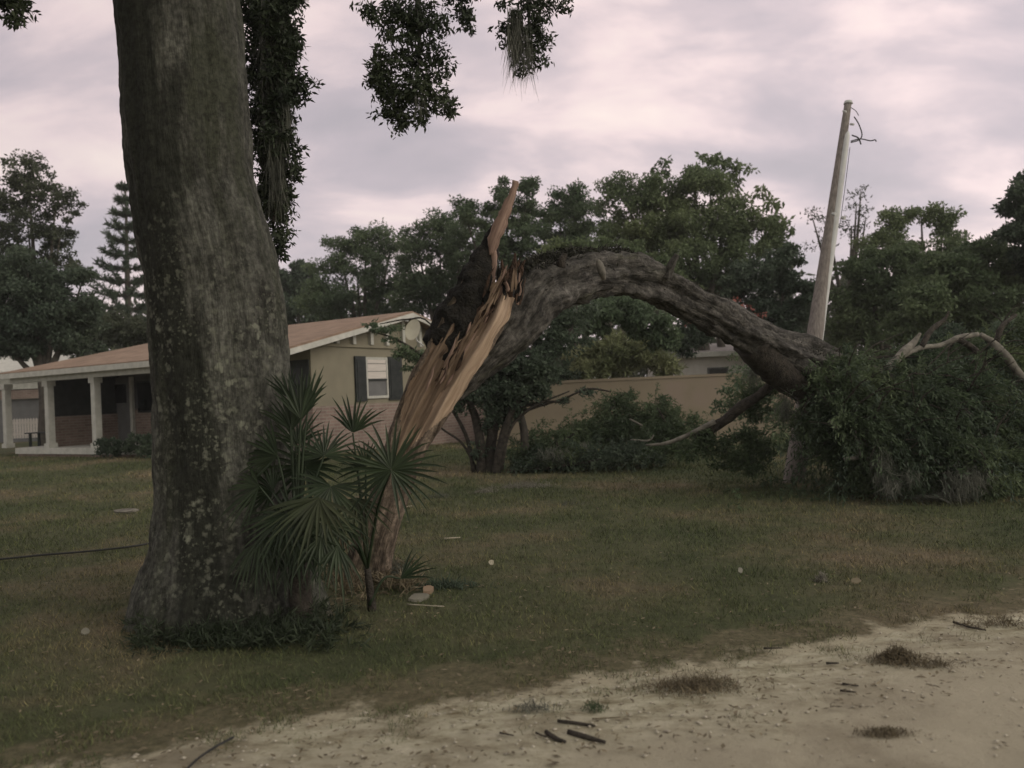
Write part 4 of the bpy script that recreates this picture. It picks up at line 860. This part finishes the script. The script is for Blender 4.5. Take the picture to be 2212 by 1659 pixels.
T('thin sparse tree with bare twigs behind the utility pole', [(1755, 470, 24, 26, 30), (1790, 490, 30, 30, 30), (1850, 440, 24, 32, 30), (1840, 490, 34, 30, 30), (1770, 530, 40, 24, 30), (1870, 470, 18, 24, 30), (1860, 412, 12, 14, 30)], 'leaf_far', seed=313, sub=11, per=.055, keep_=.7, L=.15, W=.05, bias=(0, 0, .8))
T('domed tree right of the utility pole with a gap of sky in its top', [(1930, 480, 40, 30, 28), (1990, 462, 44, 22, 28), (2040, 480, 36, 24, 28), (1910, 530, 60, 40, 28), (2060, 510, 30, 28, 28), (2000, 560, 90, 46, 28)], 'leaf_b', seed=314, sub=19)
T('yellow-green tree to the right of the utility pole', [(1880, 580, 70, 46, 25), (1960, 570, 60, 40, 25), (1850, 650, 60, 60, 25), (1950, 650, 90, 60, 25), (1850, 720, 60, 50, 25)], 'leaf_b', seed=315, sub=22)
T('wide green tree behind the fallen crown at the right', [(2000, 640, 60, 50, 21), (2160, 660, 70, 60, 21), (2050, 600, 90, 60, 22), (2140, 580, 80, 60, 22), (2210, 600, 60, 70, 22), (2080, 690, 110, 60, 22), (2190, 700, 80, 70, 22), (1970, 710, 80, 50, 22), (2120, 540, 50, 30, 23), (2090, 780, 120, 50, 22)], 'leaf_b', seed=316, sub=26, r=.3)
T('dark tall tree cut by the right edge of the picture', [(2195, 440, 34, 40, 21), (2240, 430, 60, 60, 21), (2215, 500, 50, 50, 21), (2250, 560, 70, 60, 21), (2290, 480, 60, 90, 21)], 'leaf_c', seed=317, sub=20)
T('dark leafy tree hanging between the arch and the wall', [(1190, 700, 60, 40, 15.5), (1250, 680, 60, 30, 15.5), (1150, 740, 70, 36, 15.3), (1110, 770, 60, 30, 15.2), (1220, 740, 50, 26, 15.4), (1090, 800, 44, 24, 15.2)], 'leaf_c', seed=318, name='leafy_tree', L=.10, W=.045, sub=20, per=.13, tw=1120, r=.08, bias=(.3, 0, -.5))
T('bluish green shrub tree hanging under the top of the arch', [(1300, 680, 60, 36, 20), (1380, 690, 56, 44, 20), (1430, 720, 40, 40, 20), (1340, 660, 70, 26, 20.4)], 'leaf_a', seed=319, name='shrub', cat='shrub', L=.13, W=.05, sub=18, trunk=False, bias=(0, 0, -.7))
T('yellowish bamboo-like shrub above the brown wall', [(1270, 770, 50, 34, 22.6), (1330, 760, 50, 44, 22.6), (1390, 760, 50, 40, 22.6), (1300, 800, 70, 24, 22.6), (1430, 790, 34, 26, 22.6), (1260, 800, 40, 20, 22.6)], 'leaf_y', seed=320, name='shrub', cat='shrub', L=.2, W=.035, sub=16, trunk=False, group='shrubs by the wall')
T('dark shrub above the left end of the wall', [(1150, 830, 70, 22, 20.3), (1220, 810, 40, 12, 22.4), (1190, 800, 50, 24, 22.3)], 'leaf_c', seed=321, name='shrub', cat='shrub', L=.12, W=.05, sub=14, trunk=False, group='shrubs by the wall')
T('small dark shrub with a pink flower left of the white house', [(1490, 710, 30, 30, 25), (1480, 745, 26, 26, 25), (1520, 730, 20, 20, 25)], 'leaf_c', seed=322, name='shrub', cat='shrub', L=.13, W=.05, sub=12, trunk=False, group='shrubs by the wall')
T('pale green shrub growing in front of the wall beneath the fallen stem', [(1600, 810, 44, 26, 18), (1640, 830, 44, 40, 17), (1590, 860, 44, 36, 17), (1670, 880, 40, 40, 17), (1560, 880, 24, 20, 17), (1610, 770, 44, 14, 21.2), (1680, 800, 30, 20, 18), (1640, 940, 80, 60, 17)], 'leaf_a', seed=323, name='shrub', cat='shrub', L=.10, W=.035, sub=13, trunk=False, per=.10, group='shrubs by the wall')
fl = T('red flowering shrub showing through the trees above the fallen stem', [(1612, 665, 16, 10, 24), (1640, 678, 20, 9, 24), (1590, 650, 14, 8, 24), (1487, 697, 5, 5, 24.4)], 'leaf_red', seed=324, name='flowering_shrub', cat='shrub', L=.10, W=.06, sub=7, trunk=False, group='shrubs by the wall', per=.07, keep_=.8)
T('clump of dark plants against the porch base', [(250, 965, 44, 22, 19.5), (300, 960, 44, 20, 19), (330, 975, 30, 16, 18.8), (225, 975, 20, 10, 19.8)], 'leaf_c', seed=325, name='shrub', cat='shrub', L=.10, W=.03, sub=10, trunk=False, group='shrubs by the house', bias=(0, 0, .8))
# Norfolk pine: whorled branches
nb_ = P(286, 900, 36); pine = tag(empty('norfolk_pine', (nb_.x, 36, 0)), 'tiered conifer with upswept branches left of the big oak trunk', 'tree', 'trees behind the houses')
ztp = P(292, 400, 36).z; tube('trunk', [(nb_.x, 36, 0), (nb_.x, 36, ztp * .5), (nb_.x + .1, 36, ztp)], [.22, .14, .03], M['far_bark'], pine, n=10, m=4)
rgn = np.random.default_rng(8); pp_, dr2 = [], []; mB = MB()
lv = 11
for i in range(lv):
    t_ = i / (lv - 1); z = ztp * (.47 + .52 * t_); Lb = (2.1 * (1 - t_) + .15)
    for j in range(6):
        a = j * 2 * math.pi / 6 + i * .5 + rgn.normal() * .1; L_ = Lb * rgn.uniform(.75, 1.1)
        q = [Vector((nb_.x + math.cos(a) * L_ * s_, 36 + math.sin(a) * L_ * s_, z + L_ * (-.10 * s_ + .38 * s_ ** 3))) for s_ in (0, .35, .7, 1)]
        mB.tube(q, [.04, .03, .02, .012], 5)
        for s_ in np.linspace(.2, 1, int(14 + L_ * 16)):
            c = Vector((nb_.x + math.cos(a) * L_ * s_, 36 + math.sin(a) * L_ * s_, z + L_ * (-.10 * s_ + .38 * s_ ** 3)))
            for _ in range(5): pp_.append(np.array(c) + rgn.normal(size=3) * .03); dr2.append((math.cos(a) * .7 + rgn.normal() * .4, math.sin(a) * .7 + rgn.normal() * .4, .6))
mB.out('branches', M['far_bark'], pine)
leaves('needles', np.array(pp_), .26, .05, M['leaf_c'], pine, 9, dirs=np.array(dr2))
# distant woods closing the horizon
rgw = np.random.default_rng(90); cw = []
for i in range(900):
    x_ = rgw.uniform(-75, 75); y_ = rgw.uniform(52, 62); h_ = rgw.uniform(1, 8.2); e = rgw.normal(size=(46, 3)); e /= np.linalg.norm(e, axis=1)[:, None]
    cw.append(np.array([x_, y_, h_]) + e * 1.5 * rgw.random((46, 1)) ** .4)
tag(leaves('distant_woods', np.vstack(cw), .75, .4, M['leaf_far'], None, 91), 'far green woods closing off the horizon behind the houses', 'woods', kind='stuff')

# crape myrtle: several stems from one foot, dark foliage
cb0 = GP(1055, 1032)
cm = tag(empty('crape_myrtle', cb0), 'multi-stemmed small tree with dark leaves between the split trunk and the wall', 'tree')
D = cb0.y
stems = [[(1040, 1030, 14), (1035, 940, 13), (1015, 870, 10), (985, 820, 5)], [(1055, 1032, 17), (1062, 950, 16), (1075, 880, 12), (1095, 810, 6)], [(1070, 1030, 13), (1082, 960, 12), (1110, 880, 9), (1160, 830, 4)],
         [(1025, 1028, 7), (1010, 950, 6), (980, 890, 5), (950, 855, 3)], [(1062, 1030, 10), (1058, 930, 9), (1050, 860, 7), (1040, 800, 3)], [(1080, 1030, 7), (1100, 930, 6), (1150, 880, 4), (1230, 845, 2)],
         [(1035, 1025, 5), (1000, 960, 4), (960, 930, 3), (920, 900, 2)], [(1090, 905, 5), (1150, 882, 4), (1215, 862, 3), (1270, 840, 3), (1320, 846, 2)], [(1120, 880, 4), (1180, 868, 4), (1230, 870, 3)]]
for i, s_ in enumerate(stems):
    tube('stem', [P(a, b, D + .1 * math.sin(i * 2.3)) for a, b, r in s_], [r * .75 / F * D for a, b, r in s_], M['dark_bark'], cm, n=10, rough=.2, seed=i, m=5, nfreq=12)
pt = cloud([(1060, 850, 70, 40, D), (1010, 820, 44, 34, D), (1120, 850, 60, 36, D), (1000, 870, 34, 26, D), (1090, 890, 40, 26, D), (1160, 850, 40, 22, D), (1215, 868, 20, 6, D), (1265, 843, 30, 6, D), (1075, 780, 60, 40, D), (1150, 800, 50, 26, D), (1060, 920, 26, 30, D), (1035, 960, 12, 40, D), (1100, 820, 90, 50, D), (1180, 790, 60, 34, D), (1090, 870, 50, 40, D)], .22, 15, 401, .2, .8, .9)
leaves('crown', pt, .085, .035, M['leaf_c'], cm, 402, bias=(0, 0, -.3))
# its long outer twigs droop across the tan gable wall
for i, s_ in enumerate([[(1000, 880, 4), (940, 800, 3.5), (900, 760, 3), (850, 730, 2), (800, 716, 1)], [(1000, 890, 4), (935, 840, 3), (900, 800, 2), (870, 790, 1)], [(1010, 830, 4), (930, 700, 2), (880, 690, 2), (820, 700, 1)]]):
    tube('stem', [P(a, b, D) for a, b, r in s_], [r / F * D for a, b, r in s_], M['dark_bark'], cm, n=6, m=5)
pt = cloud([(905, 775, 30, 12, D), (870, 752, 26, 8, D), (925, 800, 24, 14, D), (845, 733, 20, 6, D), (880, 795, 22, 6, D), (812, 712, 18, 6, D), (800, 700, 30, 5, D), (880, 765, 40, 12, D), (930, 780, 30, 26, D), (850, 712, 40, 7, D), (960, 830, 30, 30, D)], .26, 8, 411, .1, .5)
leaves('crown', pt, .085, .028, M['leaf_a'], cm, 412, bias=(-.6, 0, -.5))

# ------------------------------------------------------------------ broken branches heaped before the wall
def heap(label, blobs, seed, stems_, mt='leaf_fall', L=.085, W=.026, per=.24, sub=17):
    blobs = [(a, b - 4, c * 1.15, d * 1.2, e) for a, b, c, d, e in blobs]
    bx = np.mean([b[0] for b in blobs]); d = np.mean([b[4] for b in blobs]); o = P(bx, 1000, d)
    e = tag(empty('fallen_branch', (o.x, d, 0)), label, 'branch', 'broken branches on the lawn')
    pt = cloud(blobs, per, sub, seed, .2, .8); pt = pt[pt[:, 2] > .02]; leaves('leaves', pt, L, W, M[mt], e, seed + 1, bias=(-.2, 0, -.2))
    rts = cloud(blobs, .012, 20, seed + 2, .5); rts = rts[rts[:, 2] > .1]; sprays('twigs', rts, .5, (-.2, -.3, .5), 30, L, W * .8, M[mt], e, seed + 3, .7, .5)
    for i, (s_, mm) in enumerate(stems_):
        tube('branch', [P(a, b, c) for a, b, c, r in s_], [r / F * c for a, b, c, r in s_], M[mm], e, n=8, rough=.15, seed=i, m=5)
    return e
heap('heap of green branches left of the pile in front of the wall', [(1180, 960, 50, 26, 15.6), (1140, 990, 44, 24, 15.3), (1210, 990, 60, 22, 15.2), (1250, 950, 50, 30, 15.8)], 501, [([(1120, 1000, 15.3, 5), (1180, 975, 15.4, 4), (1250, 930, 15.6, 2)], 'dark_bark')])
heap('tallest leafy branch standing up in the middle of the pile against the wall', [(1330, 900, 40, 36, 16.2), (1300, 940, 60, 36, 16), (1360, 950, 60, 34, 15.8), (1350, 865, 24, 20, 16.3), (1400, 925, 44, 30, 16)], 503, [([(1340, 1000, 15.8, 6), (1335, 930, 16, 5), (1325, 860, 16.2, 2)], 'dark_bark'), ([(1360, 905, 15.4, 2), (1395, 925, 15.4, 2.5), (1410, 945, 15.4, 2)], 'pale_bark')])
heap('leafy branch at the right of the pile with a pale bare twig', [(1430, 900, 36, 30, 15.8), (1470, 930, 44, 30, 15.5), (1440, 960, 60, 26, 15.3), (1400, 985, 50, 20, 15.2)], 505, [([(1440, 985, 15.2, 6), (1450, 940, 15.4, 4), (1420, 880, 15.6, 2)], 'dark_bark'), ([(1362, 950, 15, 2), (1400, 952, 15, 2.5), (1412, 940, 15, 2)], 'pale_bark')])
heap('low dark twiggy branch lying along the foot of the pile', [(1150, 1010, 46, 14, 15.0), (1210, 1008, 50, 14, 14.9), (1290, 995, 60, 18, 14.9), (1370, 990, 60, 18, 14.9)], 507, [([(1100, 1018, 14.9, 4), (1200, 1008, 14.8, 4), (1330, 990, 14.8, 3)], 'dark_bark')], 'leaf_c')
mb_ = tag(empty('moss_clump', GP(1190, 992)), 'grey moss clump on the low dark branch in front of the wall', 'moss', 'clumps of moss on the lawn')
mossball(1195, 978, 30, 14, 14.7, 260, .22, 520, mb_, nm='strands', width=.012)
mb_ = tag(empty('moss_clump', GP(1440, 1000)), 'small pale moss clump at the right foot of the branch pile', 'moss', 'clumps of moss on the lawn')
mossball(1265, 960, 10, 8, 14.8, 60, .15, 521, mb_, nm='strands', width=.012)

# ------------------------------------------------------------------ litter and debris on the ground
def gclump(px, py, w_, dp, h_, nn, ln, seed, mt, label, cat='moss', group='clumps of moss on the lawn', name='moss_clump', width=.006):
    g = GP(px, py); e = tag(empty(name, (g.x, g.y, 0)), label, cat, group); r_ = np.random.default_rng(seed)
    z0 = float(gh(g.x, g.y)) if g.y > edge_y(g.x) else .02
    c = np.stack([g.x + r_.normal(size=nn) * w_ * .5, g.y + r_.normal(size=nn) * dp * .5, z0 + h_ * r_.random(nn)], 1)
    ff = np.exp(-(((c[:, 0] - g.x) / w_) ** 2 + ((c[:, 1] - g.y) / dp) ** 2) * 2); c[:, 2] = z0 + (c[:, 2] - z0) * ff
    strands('strands', c, ln, M[mt], e, seed, width, lean=(0, 0, .05), curl=.9, segs=4)
gclump(1130, 1060, .50, .16, .07, 800, .12, 601, 'moss_pale', 'wide pale moss clump on the lawn near the multi-stemmed tree', width=.009)
gclump(1050, 1070, .20, .12, .05, 300, .10, 602, 'moss_pale', 'pale moss clump just left of the widest one on the lawn', width=.009)
gclump(950, 1080, .25, .12, .06, 260, .10, 603, 'moss', 'dull grey moss clump right of the round palm fan', width=.008)
gclump(1235, 1098, .22, .08, .03, 140, .08, 604, 'moss', 'faint grey moss wisp on the lawn below the branch pile', width=.007)
gclump(1940, 1432, .12, .08, .07, 1500, .045, 605, 'straw', 'brown tuft of straw on the sandy shoulder at the right', 'tuft', 'straw tufts on the dirt road', 'straw_tuft')
gclump(1500, 1490, .24, .12, .025, 1600, .045, 606, 'straw', 'wide flat mat of brown straw on the road shoulder', 'tuft', 'straw tufts on the dirt road', 'straw_tuft')
gclump(2010, 1445, .16, .05, .03, 260, .06, 607, 'straw', 'thin brown straw trailing right of the bigger tuft', 'tuft', 'straw tufts on the dirt road', 'straw_tuft')
gclump(1283, 1540, .05, .03, .04, 160, .04, 608, 'leaf_fall', 'little dark green tuft above the sticks on the sand', 'tuft', 'straw tufts on the dirt road', 'straw_tuft')
gclump(1150, 1540, .10, .05, .03, 200, .05, 609, 'moss', 'grey-green tuft left of the sticks on the sand', 'tuft', 'straw tufts on the dirt road', 'straw_tuft')
gclump(1912, 1592, .11, .05, .008, 700, .025, 610, 'straw', 'flat oval patch of dark debris low on the dirt road', 'tuft', 'straw tufts on the dirt road', 'straw_tuft')
gclump(2380 - 230, 1355, .22, .05, .03, 220, .08, 611, 'straw', 'loose straw at the lawn edge near the right border', 'tuft', 'straw tufts on the dirt road', 'straw_tuft')
gclump(1775, 1262, .05, .04, .08, 260, .05, 612, 'moss_pale', 'upright white moss tuft on the middle of the right lawn', width=.008)
gclump(965, 1275, .32, .12, .06, 500, .10, 613, 'leaf_c', 'dark heap of leaves on the grass right of the palmettos', 'tuft', 'leaf heaps at the foot of the trees', 'leaf_heap', width=.012)
gclump(855, 1255, .24, .14, .14, 420, .14, 614, 'moss', 'grey tangle of dead stalks at the base of the split trunk', 'tuft', 'leaf heaps at the foot of the trees', 'leaf_heap', width=.007)
gclump(500, 1395, .60, .16, .10, 1800, .13, 615, 'leaf_oak', 'dark weeds growing along the foot of the oak trunk', 'tuft', 'leaf heaps at the foot of the trees', 'leaf_heap', width=.012)
def flat_bit(px, py, w_, l_, ang, mt, label, cat, name, th=.006, group='wood scraps on the lawn', lift=.02):
    g = GP(px, py); e = tag(empty(name, (g.x, g.y, float(gh(g.x, g.y)) + lift), ang), label, cat, group); rg = random.Random(px)
    n_ = 9; V_ = []
    for z_ in (0, th):
        for i in range(n_): a = i * 2 * math.pi / n_; V_.append((math.cos(a) * l_ * rg.uniform(.35, .55), math.sin(a) * w_ * rg.uniform(.35, .55), z_ + .02 * math.sin(a)))
    MB().add(V_, [tuple(range(n_ - 1, -1, -1)), tuple(range(n_, 2 * n_))] + [(i, (i + 1) % n_, n_ + (i + 1) % n_, n_ + i) for i in range(n_)]).out('scrap', M[mt], e, True)
    return e
flat_bit(272, 1113, .10, .36, .05, 'pale_bark', 'thin curled board lying on the lawn left of the oak', 'board', 'board', .02, lift=.035)
flat_bit(1600, 1248, .02, .05, .4, 'moss_pale', 'small white scrap on the brown patch of the lawn', 'scrap', 'wood_scrap', lift=.03)
flat_bit(905, 1305, .05, .16, .2, 'moss_pale', 'pinkish torn bark piece in front of the split trunk', 'scrap', 'wood_scrap', .02, lift=.02)
flat_bit(925, 1290, .04, .11, .8, 'wood', 'reddish bark flake behind the pinkish torn piece', 'scrap', 'wood_scrap', .03, lift=.02)
flat_bit(712, 1345, .02, .06, .0, 'moss_pale', 'tiny white chip on the grass in front of the palmettos', 'scrap', 'wood_scrap', lift=.03)
flat_bit(1062, 1228, .02, .06, .3, 'lumber', 'tan chip lying on the grass in the middle of the lawn', 'scrap', 'wood_scrap', lift=.025)
flat_bit(185, 1383, .03, .06, .5, 'moss_pale', 'grey scrap on dark grass at the far left foreground', 'scrap', 'wood_scrap', lift=.025)
flat_bit(1850, 1268, .02, .10, .3, 'straw', 'brown leaf scrap right of the white moss tuft', 'scrap', 'wood_scrap', lift=.03)
def stick(pp, r, label, mt='dark_bark', lift=.02):
    g0 = GP(*pp[0]); e = tag(empty('stick', (g0.x, g0.y, 0)), label, 'stick', 'sticks on the ground'); q = []
    for a, b in pp:
        g = GP(a, b); q.append(Vector((g.x, g.y, float(gh(g.x, g.y)) + lift)))
    MB().add(*tube_vf(q, [r] * (len(q) - 1) + [r * .6], 7, .2, len(pp) + pp[0][0], 5)).out('wood', M[mt], e, smooth=True)
for a in [([(1228, 1590), (1262, 1600), (1308, 1613)], .013, 'thickest dark stick lying on the sand at the bottom'), ([(1205, 1566), (1240, 1570), (1286, 1577)], .008, 'dark stick just above the thickest one'),
          ([(1180, 1590), (1200, 1604), (1222, 1612)], .011, 'short bent dark stick left of the thickest one'), ([(1158, 1592), (1180, 1602)], .005, 'thin twig at the left end of the stick group'),
          ([(1280, 1562), (1340, 1558)], .004, 'thin pale twig above the stick group pointing right', 'straw'), ([(1080, 1592), (1110, 1598)], .005, 'small dark twig left of the stick group'),
          ([(1785, 1440), (1812, 1440)], .007, 'short dark twig on the sand left of the brown straw tuft'), ([(1820, 1485), (1855, 1490)], .006, 'short dark twig below the brown straw tuft'),
          ([(1815, 1500), (1850, 1504)], .006, 'second dark twig below the brown straw tuft'), ([(2060, 1350), (2090, 1360), (2130, 1368)], .008, 'dark stick on the lawn edge at the far right'),
          ([(1650, 1408), (1690, 1407)], .006, 'dark twig on the lawn edge above the straw mat'), ([(960, 1176), (995, 1173)], .010, 'pale stick on the lawn right of the palmettos', 'lumber'),
          ([(880, 1318), (960, 1322)], .006, 'pale thin stick in front of the pinkish bark piece', 'lumber'), ([(870, 1105), (890, 1102)], .010, 'short pale stick behind the round palm fan', 'lumber')]:
    stick(a[0], a[1], a[2], a[3] if len(a) > 3 else 'dark_bark')
def cable(pp, r, label):
    g0 = GP(*pp[0]); e = tag(empty('cable', (g0.x, g0.y, 0)), label, 'cable', 'cables on the lawn'); q = []
    for a, b, l in pp:
        g = GP(a, b); q.append(Vector((g.x, g.y, float(gh(g.x, g.y)) + l)))
    tube('wire', q, [r] * len(q), M['wire'], e, n=6, m=6)
def GPx(a, b): return GP(a, b)
_GP = GP
def cab(pts_, r, label):
    q = []
    for a, b in pts_:
        g = _GP(a, b); q.append(Vector((g.x, g.y, float(gh(g.x, g.y)) + .03)))
    e = tag(empty('cable', q[0]), label, 'cable', 'cables on the lawn'); tube('wire', q, [r] * len(q), M['wire'], e, n=6, m=6)
cab([(-120, 1232), (0, 1221), (90, 1212), (180, 1205), (270, 1196), (332, 1186)], .011, 'black cable lying across the left lawn to the oak')
cab([(400, 1680), (430, 1652), (465, 1628), (505, 1606)], .006, 'thin dark cable crossing the sand edge at the bottom left')
# scattered small leaves
rl = np.random.default_rng(600); n = 11000
yy = 3.0 * (16 / 3.0) ** rl.random(n); xx = rl.uniform(-.75, .75, n) * yy; dd = yy - edge_y(xx)
kp = (dd > -.9) | (rl.random(n) < .04); kp &= rl.random(n) < np.where((dd < .5) & (dd > -.9), .9, .35)
xx, yy, dd = xx[kp], yy[kp], dd[kp]
cpt = np.stack([xx, yy, np.where(dd > 0, gh(xx, yy) + .022, .022 + .012 * rl.random(len(xx)))], 1)
V_, F_ = leaf_vf(cpt, .042, .016, rl); V_ = V_.reshape(-1, 4, 3); V_[:, :, 2] = cpt[:, None, 2] + (V_[:, :, 2] - cpt[:, None, 2]) * .3; V_ = V_.reshape(-1, 3)
tag(mk('leaf_litter', V_, F_, M['straw']), 'small dry brown leaves scattered over the grass and sand', 'leaf litter', kind='stuff')
nr_ = 2600; yy = 3.0 * (6.5 / 3.0) ** rl.random(nr_); xx = rl.uniform(-.75, .75, nr_) * yy; dd = yy - edge_y(xx); kp = (dd < .05) & (rl.random(nr_) < np.where(dd > -.8, .9, .25)); xx, yy = xx[kp], yy[kp]
ic = np.array([(0, 0, 1), (1, 0, 0), (0, 1, 0), (-1, 0, 0), (0, -1, 0), (0, 0, -1)], float); fi = np.array([(0, 1, 2), (0, 2, 3), (0, 3, 4), (0, 4, 1), (5, 2, 1), (5, 3, 2), (5, 4, 3), (5, 1, 4)])
sz_ = rl.uniform(.004, .012, (len(xx), 1, 1)) * rl.uniform(.6, 1.3, (len(xx), 6, 1)); Vp = np.stack([xx, yy, np.full(len(xx), .016)], 1)[:, None, :] + ic[None] * sz_ * np.array([1.3, 1, .6])
tag(mk('gravel', Vp.reshape(-1, 3), (fi[None] + 6 * np.arange(len(xx))[:, None, None]).reshape(-1, 3), simple('pebble', (.30, .27, .22), (.55, .50, .42), 30), None, True), 'small pale pebbles and crumbs strewn on the sandy shoulder', 'gravel', kind='stuff')

# ------------------------------------------------------------------ thin dusk haze
hz, th_, bh_ = mat_new('haze_air'); th_.nodes.remove(bh_)
pv = th_.nodes.new('ShaderNodeVolumePrincipled'); pv.inputs['Density'].default_value = .0010; pv.inputs['Color'].default_value = (.90, .92, .90, 1); pv.inputs['Anisotropy'].default_value = .2
th_.links.new(pv.outputs[0], th_.nodes['Material Output'].inputs['Volume'])
tag(MB().box(-520, 520, -320, 920, -1.5, 16).out('haze', hz), 'thin pale evening haze', 'haze', kind='stuff')
